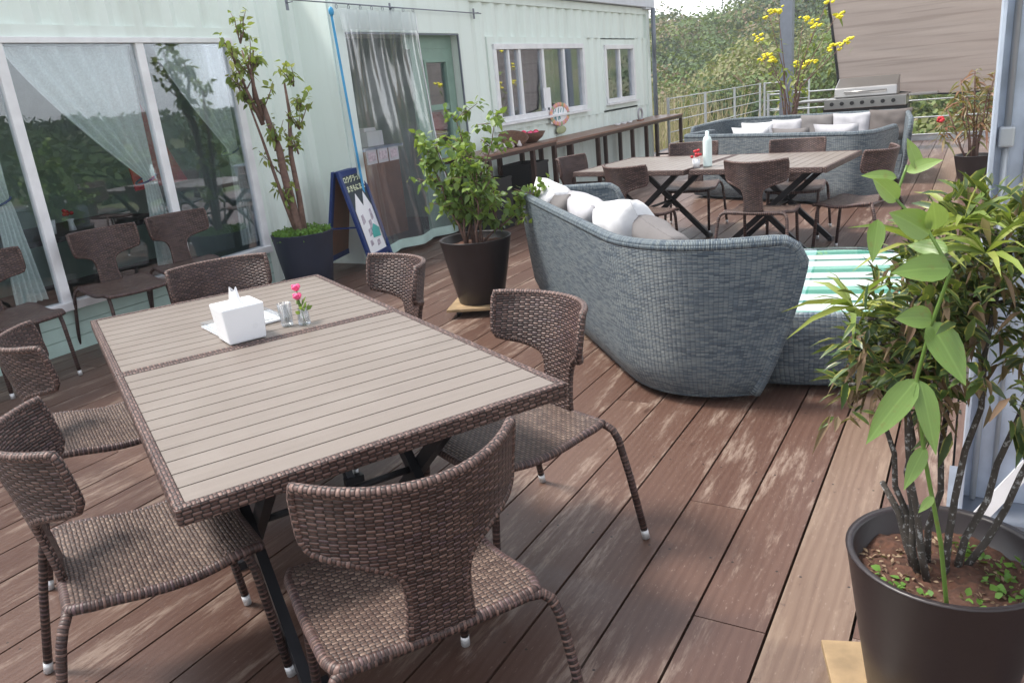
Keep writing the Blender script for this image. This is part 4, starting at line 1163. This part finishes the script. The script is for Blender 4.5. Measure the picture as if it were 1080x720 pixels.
for i in range(9):
    mb = MB(); mb.lathe([(.001, 0), (.022, .004), (.03, .02), (.018, .045), (.008, .07), (.001, .075)], (0, 0, 0), 9); mb.tube([(.0, .0, .02), (.035, 0, .03)], [.012, .003], 6)
    o = mb.build('shell', plain('shell_%d' % (i % 3), [(.5, .42, .4), (.3, .25, .24), (.55, .5, .5)][i % 3], .5)) if i < 3 else None
    if o is None:
        o = shells[i % 3].copy(); COL.objects.link(o)
    if i == 0: shells = []
    if i < 3: shells.append(o)
    o.location = (-4.56 - .04 * (i % 2), 7.30 + i * .095, .868); o.rotation_euler = (0, 0, i * 1.3); tag(o, '%s small sea shell from the left in the row on the short table' % ('first', 'second', 'third', 'fourth', 'fifth', 'sixth', 'seventh', 'eighth', 'ninth')[i], 'shell', 'sea shells in a row')
# crates and kettle beneath
for (x, y, sx, sy, h, lab) in ((-4.78, 7.62, .38, .44, .55, 'black plastic crate under the left half of the short table'), (-4.76, 8.52, .36, .46, .62, 'black plastic crate under the right half of the short table')):
    e = empty('crate', (x, y, 0), 0, lab, 'crate'); mb = MB()
    mb.box(-sx / 2, sx / 2, -sy / 2, sy / 2, 0, .02)
    for a in (-1, 1):
        mb.box(a * sx / 2 - .008, a * sx / 2 + .008, -sy / 2, sy / 2, .02, h); mb.box(-sx / 2 + .009, sx / 2 - .009, a * sy / 2 - .008, a * sy / 2 + .008, .02, h)
    mb.build('body', M['black_plastic'], e); mb = MB()
    for a in (-1, 1): mb.box(a * (sx / 2 + .006) - .008, a * (sx / 2 + .006) + .008, -sy / 2 - .01, sy / 2 + .01, h, h + .025)
    mb.box(-sx / 2, sx / 2, -sy / 2 - .014, -sy / 2 + .002, h, h + .024); mb.box(-sx / 2, sx / 2, sy / 2 - .002, sy / 2 + .014, h, h + .024)
    mb.build('lip', M['black_plastic'], e)
# ornament on the long counter, small plant
e = empty('table_ornament', (-4.82, 12.6, .82), 0, 'small round ornament standing at the far end of the long counter', 'ornament')
mb = MB(); mb.tube([(0, .09 * cos(a), .10 + .09 * sin(a)) for a in [pi * 2 * k / 16 for k in range(16)]], .018, 8, closed=True); mb.build('ring', M['cush_light'], e)
mb = MB(); mb.box(-.04, .04, -.06, .06, 0, .02); mb.build('foot', M['wood_brown'], e)
for q_ in range(3):
    mb = MB(); mb.lathe([(.001, 0), (.035, 0), (.05, .03), (.045, .03), (.001, .01)], (0, 0, 0), 14); o = mb.build('saucer', M['white_plastic']) ; o.location = (-4.85, 11.7 + q_ * .25, .82); tag(o, '%s small white dish on the long counter, counted from the doorway end' % ('first', 'second', 'third')[q_], 'dish', 'small dishes on the long counter')
# painted flower sign hanging on the wall
e = empty('wall_sign', (WX + .035, 10.18, 1.10), 0, 'small flowered welcome sign on the container wall below the wide window', 'sign')
mb = MB(); mb.box(0, .012, -.27, .27, -.10, .13); mb.build('board', M['paper'], e)
fl = [plain('sign_orange', (.75, .38, .22), .7), plain('sign_pink', (.72, .35, .38), .7), plain('sign_teal', (.10, .30, .33), .7), plain('sign_olive', (.35, .38, .22), .7)]
for k in range(26):
    a = 2 * pi * k / 26; mb = MB(); mb.blob((.014, .27 * cos(a), .015 + .13 * sin(a)), .006, .045, .032, 8, 4); mb.build('flower', fl[k % 2 if k % 5 else 3], e)
for (ya, yb_, za, zb_, wd2) in ((-.19, -.18, .03, .09, .018), (-.15, -.12, .05, .09, .014), (-.05, -.03, .03, .10, .018), (.02, .05, .04, .09, .014), (.10, .13, .03, .10, .016), (-.17, -.16, -.07, .0, .03), (-.12, -.14, -.07, .0, .024), (-.05, -.03, -.06, .0, .03), (.0, -.01, -.05, .0, .02)):
    mb = MB(); mb.bar((.0135, ya, za), (.0135, yb_, zb_), wd2, .002, (1, 0, 0)); mb.build('brush_stroke', fl[2], e)
mb = MB(); mb.blob((.008, .02, -.20), .01, .16, .055, 12, 6); mb.build('tag', fl[3], e)
mb = MB(); mb.box(0, .003, -.1, .1, 0, .26); o = mb.build('notice', M['paper']); o.location = (WX + .006, 9.92, 1.22); tag(o, 'white paper notice taped to the wide window just above the flowered sign', 'notice')

# ------------------------------------------------------------------ railing, post, grill, shade cloth
def railing(pts, H, nr, label, thick=.009, pr=.02):
    a = Vector((pts[0][0], pts[0][1], 0)); e = empty('railing', a, 0, label, 'railing')
    for (x, y) in pts:
        mb = MB(); mb.box(x - a.x - pr, x - a.x + pr, y - a.y - pr, y - a.y + pr, 0, H); mb.build('post', M['rail'], e)
    for k in range(nr):
        z = H - .02 - k * (H - .12) / max(1, nr - 1)
        mb = MB(); mb.tube([(x - a.x, y - a.y, z) for x, y in (pts[0], pts[-1])], thick, 8); mb.build('rail', M['rail'], e)
railing([(-4.86, 12.0 + 2.1), (-4.72, 15.9), (-4.64, 17.8), (-4.54, 19.7)], 1.10, 6, 'white metal railing running back from the container corner')
railing([(-4.44, 19.72), (-3.45, 19.72)], 1.10, 6, 'short return of the white railing in front of the bushes')
railing([(-3.45, 15.62), (-1.6, 15.62), (.6, 15.62), (2.4, 15.62)], .98, 4, 'white railing across the end of the deck behind the grill', .012)
e = empty('steel_post', (-3.0, 15.0, 0), 0, 'grey square steel post standing behind the sofas', 'post')
mb = MB(); mb.box(-.10, .10, -.10, .10, .012, 4.2); mb.build('shaft', M['galv_dark'], e)
mb = MB(); mb.box(-.17, .17, -.17, .17, 0, .012); mb.build('base_plate', M['galv'], e)
# horizontal tube to the grill
# grill
e = empty('gas_grill', (-1.62, 14.35, 0), 0, 'stainless steel gas grill with closed lid and seven knobs behind the sofas', 'grill')
mb = MB(); mb.box(-.62, .62, -.26, .26, .12, .70); mb.build('cabinet', M['black_plastic'], e)
mb = MB(); mb.box(-.60, .60, -.30, .28, .70, .86); mb.build('control_panel', M['steel'], e, .008)
for k in range(7):
    mb = MB(); x = -.48 + k * .15; mb.tube([(x, -.30, .785), (x, -.335, .785)], .030, 14); kb = mb.build('knob', M['black_plastic'], e)
mb = MB()
mb.hexa([(-.46, -.25, .865), (.46, -.25, .865), (.46, .26, .865), (-.46, .26, .865), (-.46, -.20, 1.02), (.46, -.20, 1.02), (.46, .24, 1.16), (-.46, .24, 1.16)])
ld = mb.build('lid', M['steel'], e, .02)
mb = MB(); mb.tube([(-.30, -.235, .955), (-.30, -.28, .955), (.30, -.28, .955), (.30, -.235, .955)], .012, 8); mb.build('handle', M['steel'], ld)
for sx in (-1, 1):
    mb = MB(); x0, x1 = sorted((sx * .62, sx * 1.02)); mb.box(x0, x1, -.26, .26, .83, .86); mb.build('side_shelf', M['steel'], e, .005)
for sx in (-.52, .52):
    for sy in (-.2, .2):
        mb = MB(); mb.tube([(sx - .02, sy, .06), (sx + .02, sy, .06)], .06, 14); mb.build('wheel', M['black_plastic'], e)
# wooden chairs backs before the grill
# shade cloth: sagging vertical sheet with a curved left edge
mb = MB(); P = []; U = []
for i in range(31):
    t_ = i / 30; row = []; ru = []
    for j in range(41):
        s_ = j / 40
        xl = -2.18 - .20 * (1 - (1 - t_) ** 2) - .42 * t_ ** 2.2; xr = .62
        zb = 1.06 - .30 * sin(s_ * pi * .75) ; zt_ = 4.3
        x = xl + (xr - xl) * s_; z = zb + (zt_ - zb) * t_
        y = 15.25 + .12 * sin(s_ * 4 + t_ * 3) + .02 * sin(z * 16 + s_ * 5) - .5 * t_
        row.append((x, y, z)); ru.append((x, z))
    P.append(row); U.append(ru)
mb.grid(P, U); e = empty('shade_cloth', (-.8, 15.2, 1.0), 0, 'large brown woven shade cloth stretched behind the grill', 'shade cloth')
part(mb, 'cloth', M['shade'], e)
mb = MB(); mb.tube([P[i][0] for i in range(31)], .022, 8); mb.tube([P[0][j] for j in range(41)], .016, 8); part(mb, 'cord', M['black_plastic'], e)

# galvanised column at the right
e = empty('steel_column', (.285, 2.86, 0), 0, 'bluish galvanised steel column at the right edge behind the big pot', 'column')
mb = MB(); mb.box(-.255, -.243, -.16, .16, .014, 4.0); mb.box(.243, .255, -.16, .16, .014, 4.0); mb.box(-.243, .243, -.03, -.018, .014, 4.0)
mb.build('beam', M['galv'], e, .002)
mb = MB(); mb.box(-.29, .29, -.19, .19, 0, .014); mb.build('base_plate', M['galv_dark'], e)
mb = MB(); mb.tube([(-.215, -.052, .02), (-.215, -.052, 1.20)], .010, 10); mb.tube([(-.215, -.052, 1.26), (-.215, -.052, 4.0)], .010, 10); cd = mb.build('conduit', M['rail'], e)
mb = MB(); mb.box(-.236, -.194, -.080, -.031, 1.20, 1.26); mb.build('junction_box', M['rail'], e, .006)
mb = MB(); mb.tube([(-.16, -.045, .02), (-.16, -.045, 4.0)], .007, 8); mb.build('cable', M['rail'], e)
mb = MB(); mb.bar((-.205, -.20, .012), (.30, -.20, .90), .045, .006, (0, 1, 0)); o = mb.build('brace_bar', M['white_frame']); o.location = (.285, 2.86, 0); tag(o, 'white flat brace bar slanting up in front of the galvanised column', 'brace')

# ------------------------------------------------------------------ plants
def pot(e, r0, r1, h, mat, z0=0, soil=True, lip=.012):
    mb = MB(); mb.lathe([(.001, z0), (r0, z0), (r0 + .004, z0 + .004), (r0 + (r1 - r0) * .55, z0 + h * .5), (r1, z0 + h - .005), (r1 + .002, z0 + h), (r1 - lip, z0 + h), (r1 - lip - .004, z0 + h - .006), (r1 - lip - .02, z0 + h - .09), (.001, z0 + h - .09)], (0, 0, 0), 48)
    mb.build('pot', mat, e)
    if soil:
        mb = MB(); P = []
        for i in range(25):
            r = (r1 - lip - .015) * i / 24; P.append([(r * cos(a), r * sin(a), z0 + h - .055 + .016 * noise.noise(Vector((r * 12 * cos(a), r * 12 * sin(a), 3))) + .010 * noise.noise(Vector((r * 60 * cos(a), r * 60 * sin(a), 3)))) for a in [2 * pi * k / 90 for k in range(91)]])
        mb.grid(P); mb.build('soil', M['soil'], e)

def crooked(p0, p1, n, amp, rnd_):
    p0 = Vector(p0); p1 = Vector(p1); out = []
    for i in range(n + 1):
        t = i / n; j = Vector((rnd_.uniform(-1, 1), rnd_.uniform(-1, 1), rnd_.uniform(-.4, .4))) * amp * (0 if i in (0, n) else 1)
        out.append(p0.lerp(p1, t) + j)
    return out

# 1. foreground croton in the big dark pot
e = empty('potted_croton', (0.005, 1.70, 0), 0, 'big dark brown pot with a bushy croton on dark stems in the right foreground', 'potted plant')
pot(e, .135, .20, .40, M['pot_dark'], .065)
pr_ = random.Random(21); stems = MB(); tips = []
st_def = [((-.06, .01, .39), (-.155, .00, .90)), ((-.05, -.01, .39), (-.11, -.02, .98)), ((-.035, .03, .39), (-.02, .06, 1.08)), ((.0, .0, .39), (.06, .02, 1.12)), ((.02, .03, .39), (.17, .08, 1.02)), ((-.03, -.03, .39), (-.13, -.08, 1.0)), ((.03, .04, .39), (.26, .12, .96))]
for a, b in st_def:
    pts = crooked(a, b, 7, .012, pr_); stems.tube(pts, [.0082 - .0006 * i for i in range(8)], 8)
    tips.append(pts[-1])
    for k in (6, 7):
        for _ in range(4):
            d = Vector((pr_.uniform(-1, 1), pr_.uniform(-1, 1), pr_.uniform(-.1, .9))).normalized() * pr_.uniform(.05, .11)
            t2 = pts[k] + d; stems.tube(crooked(pts[k], t2, 3, .008, pr_), [.006, .005, .004, .003], 6); tips.append(t2)
stems.tube(crooked((-.045, .0, .39), (-.135, .02, .60), 3, .008, pr_), [.011, .009, .008, .006], 8)
stems.build('stem', M['bark_dark'], e)
LP = []; LD = []; LL = []; LR = []; DP = []; DD = []; DL = []
for tpt in tips:
    for _ in range(17):
        d = Vector((pr_.uniform(-1, 1), pr_.uniform(-1, 1), pr_.uniform(-.35, .8))).normalized()
        p = tpt + d * pr_.uniform(0, .05) + Vector((0, 0, pr_.uniform(-.09, .03)))
        LP.append(p); LD.append(d); LL.append(pr_.uniform(.032, .075)); LR.append(pr_.random())
    for _ in range(4):
        d = Vector((pr_.uniform(-1, 1), pr_.uniform(-1, 1), pr_.uniform(-1.4, -.3))).normalized()
        DP.append(tpt + Vector((pr_.uniform(-.04, .04), pr_.uniform(-.04, .04), -.06))); DD.append(d); DL.append(pr_.uniform(.03, .08))
# fuller crown inside an uneven volume
for _ in range(2700):
    a = pr_.uniform(0, 6.283); r = sqrt(pr_.random()); z = pr_.uniform(-1, 1)
    rr_ = sqrt(max(0, 1 - z * z * .8))
    p = Vector((.085 + .26 * r * rr_ * cos(a), .02 + .24 * r * rr_ * sin(a), 1.0 + .245 * z))
    if noise.noise(p * 9) < -.02: continue
    d = (p - Vector((.06, .02, .85))).normalized() + Vector((pr_.uniform(-1, 1), pr_.uniform(-1, 1), pr_.uniform(-.7, .7))) * .9
    LP.append(p); LD.append(d.normalized()); LL.append(pr_.uniform(.03, .072)); LR.append(pr_.random())
    if pr_.random() < .22:
        DP.append(p); DD.append((pr_.uniform(-1, 1), pr_.uniform(-1, 1), -1)); DL.append(pr_.uniform(.03, .07))
rs = np.random.RandomState(9)
leaf_object('foliage', [(leaves(LP, LD, LL, np.array(LL) * rs.uniform(.09, .18, len(LL)), LR, droop=.25, fold=.35, rs=rs), 0), (leaves(DP, DD, DL, .007, rs.uniform(size=len(DP)), droop=.2, fold=.8, rs=rs), 1)], [M['croton'], M['dead']], e)
# clump of long pale new leaves on top
tp = [(-.09, -.05, 1.15), (-.02, .0, 1.18), (.06, .02, 1.17), (.14, .05, 1.13), (-.2, -.05, 1.02), (.02, -.08, 1.14)]
P_ = []; D_ = []; L_ = []; R_ = []
for t_ in tp:
    for _ in range(16):
        P_.append(t_); D_.append((pr_.uniform(-1, 1), pr_.uniform(-1, .6), pr_.uniform(.2, 1.0))); L_.append(pr_.uniform(.08, .19)); R_.append(pr_.random())
leaf_object('young_foliage', [(leaves(P_, D_, L_, .0065, R_, droop=.45, fold=.3, rs=rs), 0)], [M['pale_leaf']], e)
# vine with large leaves
vp = [(.012, -.14, .395), (-.012, -.19, .60), (-.050, -.20, .782), (-.071, -.20, .935), (-.053, -.20, 1.041), (-.030, -.20, 1.136), (-.068, -.19, 1.20), (-.125, -.17, 1.255), (-.11, -.15, 1.31)]
mb = MB(); sm_ = []
for a, b in zip(vp, vp[1:]):
    for k in range(4): sm_.append(Vector(a).lerp(Vector(b), k / 4))
sm_.append(Vector(vp[-1])); mb.tube(sm_, [.0045 - .0022 * i / len(sm_) for i in range(len(sm_))], 7)
vn = mb.build('vine', M['vine'], e)
vl = [((-.067, -.20, 1.198), (-.121, -.24, 1.251), .031), ((-.057, -.19, 1.205), (-.063, -.22, 1.262), .024), ((-.149, -.19, 1.222), (-.152, -.21, 1.165), .018), ((-.030, -.20, 1.139), (-.110, -.24, 1.152), .030),
      ((-.037, -.19, 1.165), (-.095, -.16, 1.178), .020), ((-.053, -.20, 1.048), (-.104, -.24, 1.066), .025), ((-.057, -.20, 1.041), (.000, -.23, .965), .033), ((-.071, -.20, .932), (-.137, -.25, .845), .030),
      ((-.066, -.20, .930), (-.034, -.23, .830), .024), ((-.121, -.17, 1.251), (-.155, -.2, 1.30), .022), ((-.11, -.16, 1.30), (-.060, -.17, 1.325), .014), ((-.125, -.16, 1.29), (-.175, -.18, 1.305), .012), ((-.05, -.2, .80), (-.075, -.24, .745), .018), ((-.03, -.2, .70), (-.05, -.22, .68), .010), ((-.09, -.16, 1.30), (-.11, -.16, 1.36), .013)]
P_ = []; D_ = []; L_ = []; W_ = []; UP = []
for a, b, w_ in vl:
    d = Vector(b) - Vector(a); P_.append(a); D_.append(d); L_.append(d.length * 1.12); W_.append(w_ * .84)
    dn = d.normalized(); up_ = Vector((.25, -1.0, .55)); UP.append(tuple(up_))
leaf_object('vine_foliage', [(leaves(P_, D_, L_, W_, [pr_.random() for _ in P_], droop=.14, fold=.30, up=UP, broad=True), 0)], [M['vine']], e)
# weeds on the soil
P_ = []; D_ = []; L_ = []
for c_ in ((-.10, -.08), (.06, -.10), (.10, .0), (.12, -.06), (.06, .08), (-.05, -.12), (.02, .11), (.13, .06)):
    for _ in range(16):
        P_.append((c_[0] + pr_.uniform(-.03, .03), c_[1] + pr_.uniform(-.03, .03), .405 + pr_.uniform(0, .018))); D_.append((pr_.uniform(-1, 1), pr_.uniform(-1, 1), pr_.uniform(.1, .9))); L_.append(pr_.uniform(.012, .026))
wd_ = leaf_object('weeds', [(leaves(P_, D_, L_, np.array(L_) * .35, rs.uniform(size=len(P_)), rs=rs), 0)], [M['moss']], e); wd_['kind'] = 'stuff'
P_ = [(.165 * sqrt(pr_.random()) * cos(a_), .165 * sqrt(pr_.random()) * sin(a_), .413) for a_ in [pr_.uniform(0, 6.28) for _ in range(260)]]
lt_ = leaf_object('leaf_litter', [(leaves(P_, [(pr_.uniform(-1, 1), pr_.uniform(-1, 1), pr_.uniform(-.1, .3)) for _ in P_], [pr_.uniform(.006, .02) for _ in P_], .003, [pr_.random() for _ in P_], rs=rs), 0)], [M['dead']], e); lt_['kind'] = 'stuff'
# wooden stand
e = empty('plant_stand', (0.0, 1.70, 0), radians(18), 'pale wooden board under the big croton pot', 'plant stand')
mb = MB()
for k in range(4): mb.box(-.21 + k * .106, -.21 + k * .106 + .1, -.2, .2, .042, .062)
mb.build('board', M['wood_pale'], e, .003)
for y in (-.15, .15):
    mb = MB(); mb.box(-.2, .2, y - .02, y + .02, .0, .041); mb.build('batten', M['wood_pale'], e)

# 2. tree in the blue pot by the glass
e = empty('potted_tree', (-5.05, 4.95, 0), 0, 'tall nearly bare tree with yellow green leaves in a dark blue pot by the glass', 'potted plant')
pot(e, .19, .265, .50, M['pot_blue'], 0, True)
mb = MB(); r2 = random.Random(4); LP = []
trunk = [Vector(p) for p in ((.0, .0, .42), (-.02, -.02, .60), (-.03, -.03, .80), (-.045, -.04, 1.0), (-.03, -.06, 1.2), (-.07, -.08, 1.42), (-.08, -.11, 1.62))]
mb.tube(trunk, [.040, .036, .036, .032, .030, .024, .018], 9)
mb.tube([(.02, .01, .44), (.0, .04, .8), (-.03, .06, 1.15), (-.01, .11, 1.5), (-.02, .12, 1.75)], [.028, .024, .02, .014, .008], 8)
mb.tube([(-.1, -.12, 1.45), (-.05, -.2, 1.8), (-.08, -.22, 2.0)], [.022, .012, .006], 7)
mb.tube([(-.11, -.15, 1.6), (-.14, -.1, 1.85), (-.1, -.08, 2.0)], [.02, .012, .007], 7)
mb.tube([(-.1, -.12, 1.42), (-.11, -.22, 1.7), (-.13, -.27, 1.95)], [.02, .012, .006], 7)
anch = [Vector((-.05, -.2, 1.8)), Vector((-.08, -.22, 2.05)), Vector((-.14, -.1, 1.85)), Vector((-.11, -.22, 1.7)), Vector((-.13, -.27, 1.9)), Vector((.02, .18, 1.7)), Vector((.04, .16, 1.5)), Vector((.02, .10, 1.15)), Vector((-.05, -.09, 1.2)), Vector((.03, .15, 1.35)), Vector((-.06, -.06, 1.0)), Vector((-.03, -.03, .72)), Vector((-.1, -.12, 1.5)), Vector((-.15, -.2, 1.6))]
for a in anch:
    for _ in range(4):
        d = Vector((r2.uniform(-1, 1), r2.uniform(-1, 1), r2.uniform(.8, 2.2))).normalized() * r2.uniform(.10, .30); t2 = a + d
        pts = crooked(a, t2, 3, .012, r2); mb.tube(pts, [.007, .005, .004, .002], 5)
        for _ in range(11): LP.append(t2 - d * r2.random() * .6 + Vector((r2.uniform(-.03, .03), r2.uniform(-.03, .03), r2.uniform(-.03, .03))))
mb.tube([(-.02, -.03, .44), (-.07, -.09, .85), (-.12, -.14, 1.3), (-.15, -.2, 1.65)], [.02, .016, .011, .006], 7); mb.build('trunk', M['bark'], e)
n = len(LP); rs = np.random.RandomState(2)
leaf_object('foliage', [(leaves(LP, rs.normal(size=(n, 3)) + [0, 0, -.2], rs.uniform(.035, .085, n), rs.uniform(.012, .022, n), rs.uniform(size=n), rs=rs), 0)], [M['pale_leaf']], e)
a = rs.uniform(0, 2 * pi, 1500); r = .25 * np.sqrt(rs.uniform(size=1500))
leaf_object('ground_cover', [(leaves(np.stack([r * np.cos(a), r * np.sin(a), .46 + rs.uniform(0, .06, 1500)], 1), rs.normal(size=(1500, 3)) + [0, 0, .9], .035, .010, rs.uniform(size=1500), rs=rs), 0)], [M['moss']], e)

# 3. bushy shrub in the brown pot
e = empty('potted_shrub', (-3.04, 4.62, 0), 0, 'leafy light green shrub in a round dark pot beside the wicker sofa', 'potted plant')
pot(e, .16, .255, .46, M['pot_dark'], .075)
mb = MB(); r3 = random.Random(8); LP = []; LDn = []
for k in range(11):
    a = r3.uniform(0, 6.28); top = Vector((.26 * cos(a) * r3.uniform(.3, 1), .26 * sin(a) * r3.uniform(.3, 1), r3.uniform(.80, 1.22)))
    if k == 0: top = Vector((.42, .16, .80))
    if k == 1: top = Vector((-.25, -.12, 1.18))
    if k == 2: top = Vector((.22, .05, 1.30))
    if k == 3: top = Vector((-.05, .0, 1.34))
    b = Vector((.07 * cos(a), .07 * sin(a), .48)); pts = crooked(b, top, 5, .02, r3); mb.tube(pts, [.010, .009, .007, .006, .004, .003], 6)
    for i in range(2, 6):
        for _ in range(3):
            d = Vector((r3.uniform(-1, 1), r3.uniform(-1, 1), r3.uniform(-.1, .9))).normalized() * r3.uniform(.08, .20); t2 = pts[i] + d
            mb.tube([pts[i], t2], [.004, .002], 5)
            for _ in range(13): LP.append(pts[i] + d * r3.uniform(.2, 1.1) + Vector((r3.uniform(-.03, .03), r3.uniform(-.03, .03), r3.uniform(-.03, .03))))
mb.build('stem', M['bark'], e)
n = len(LP)
leaf_object('foliage', [(leaves(LP, rs.normal(size=(n, 3)) + [0, 0, -.1], rs.uniform(.035, .075, n), rs.uniform(.013, .026, n), rs.uniform(size=n), rs=rs), 0)], [M['bush']], e)
e = empty('plant_stand', (-3.04, 4.62, 0), .3, 'small pale wooden caster board under the leafy shrub pot', 'plant stand')
mb = MB(); mb.hexa([(-.20, -.24, .05), (.20, -.20, .05), (.24, .2, .05), (-.22, .2, .05), (-.20, -.24, .072), (.20, -.20, .072), (.24, .2, .072), (-.22, .2, .072)]); mb.build('board', M['wood_pale'], e, .004)
for sx in (-.14, .14):
    for sy in (-.14, .14):
        mb = MB(); mb.tube([(sx - .012, sy, .024), (sx + .012, sy, .024)], .024, 12); mb.box(sx - .016, sx + .016, sy - .008, sy + .008, .026, .05); mb.build('caster', M['black_plastic'], e)

# 4. bronze leaved plant near the column
e = empty('potted_cordyline', (-.04, 10.2, 0), 0, 'bronze leaved plant in a small black pot on the far deck beside the column', 'potted plant')
pot(e, .12, .19, .34, M['pot_dark'])
mb = MB(); LP = []; LD = []; r4 = random.Random(5)
for (a, b, c_) in ((-.18, .0, 1.15), (-.05, .05, 1.22), (.1, -.05, 1.05), (-.30, .05, .86), (.14, .1, 1.2), (-.1, -.1, .95), (.02, .0, .85)):
    pts = crooked((a * .2, b * .2, .28), (a, b, c_), 4, .02, r4); mb.tube(pts, [.014, .012, .010, .009, .007], 6)
    for _ in range(42): LP.append(Vector((a, b, c_)) - Vector((0, 0, r4.uniform(0, .42)))); LD.append((r4.uniform(-1, 1), r4.uniform(-1, 1), r4.uniform(-.3, .8)))
mb.build('stem', M['bark'], e)
n = len(LP); leaf_object('foliage', [(leaves(LP, LD, rs.uniform(.10, .22, n), .013, rs.uniform(size=n), droop=.6, rs=rs), 0)], [M['red_leaf']], e)
mb = MB()
for q_ in range(6): mb.blob((-.34 + .02 * cos(q_), -.1 + .03 * sin(q_), .74 + .02 * sin(q_ * 2)), .022, .02, .02, 8, 5)
mb.build('red_blossom', M['red'], e)

# 5. yellow flowering plant behind the sofas
e = empty('flowering_plant', (-2.52, 12.9, 0), 0, 'spindly plant with bright yellow blossoms beside the grey post', 'potted plant')
pot(e, .16, .24, .38, M['pot_dark'])
fl_ = [(-2.974, 1.593), (-2.765, 1.572), (-2.422, 1.432), (-2.262, 1.443), (-2.81, 2.2), (-2.675, 2.222), (-2.353, 2.053), (-2.169, 1.992), (-1.928, 1.644), (-1.739, 1.688), (-2.048, 2.294), (-1.915, 2.088), (-3.02, 1.88), (-2.60, 1.2), (-2.665, 1.05)]
mb = MB(); yb = MB(); LP = []; r5 = random.Random(6)
for k, (x, z) in enumerate(fl_):
    t_ = Vector((x + 2.52, r5.uniform(-.25, .2), z)); b = Vector((r5.uniform(-.06, .06), r5.uniform(-.06, .06), .34)); m_ = b.lerp(t_, .5) + Vector((-t_.x * .25, 0, .12))
    pts = [b, b.lerp(m_, .5), m_, m_.lerp(t_, .5), t_]; mb.tube(pts, [.012, .010, .008, .006, .004], 6)
    for _ in range(8): LP.append(pts[r5.choice((2, 3, 4))] + Vector((r5.uniform(-.12, .12), r5.uniform(-.12, .12), r5.uniform(-.15, .05))))
    if k < 13:
        for _ in range(7):
            c_ = t_ + Vector((r5.uniform(-.085, .085), r5.uniform(-.06, .06), r5.uniform(-.05, .06)))
            yy_ = r5.uniform(.018, .036); yb.blob(c_, yy_, yy_ * .8, yy_ * .7, 8, 5); yb.blob(c_ + Vector((yy_ * .8, -.01, yy_ * .4)), yy_ * .7, yy_ * .6, yy_ * .5, 7, 4)
mb.build('stem', M['bark'], e); yb.build('blossom', M['yellow'], e)
n = len(LP); leaf_object('foliage', [(leaves(LP, rs.normal(size=(n, 3)), rs.uniform(.08, .15, n), .022, rs.uniform(size=n), rs=rs), 0)], [M['pale_leaf']], e)

# ------------------------------------------------------------------ haze
t = NT('haze_air')
pv = t.n('ShaderNodeVolumePrincipled', {'Color': (.90, .94, 1, 1), 'Density': .0014, 'Anisotropy': .2})
t.t.links.new(pv.outputs[0], t.out.inputs['Volume'])
mb = MB(); mb.box(-505, 505, -505, 505, -40, 45)
hz = mb.build('haze', t.m); tag(hz, 'thin pale air in front of the hillside', 'haze', kind='stuff')
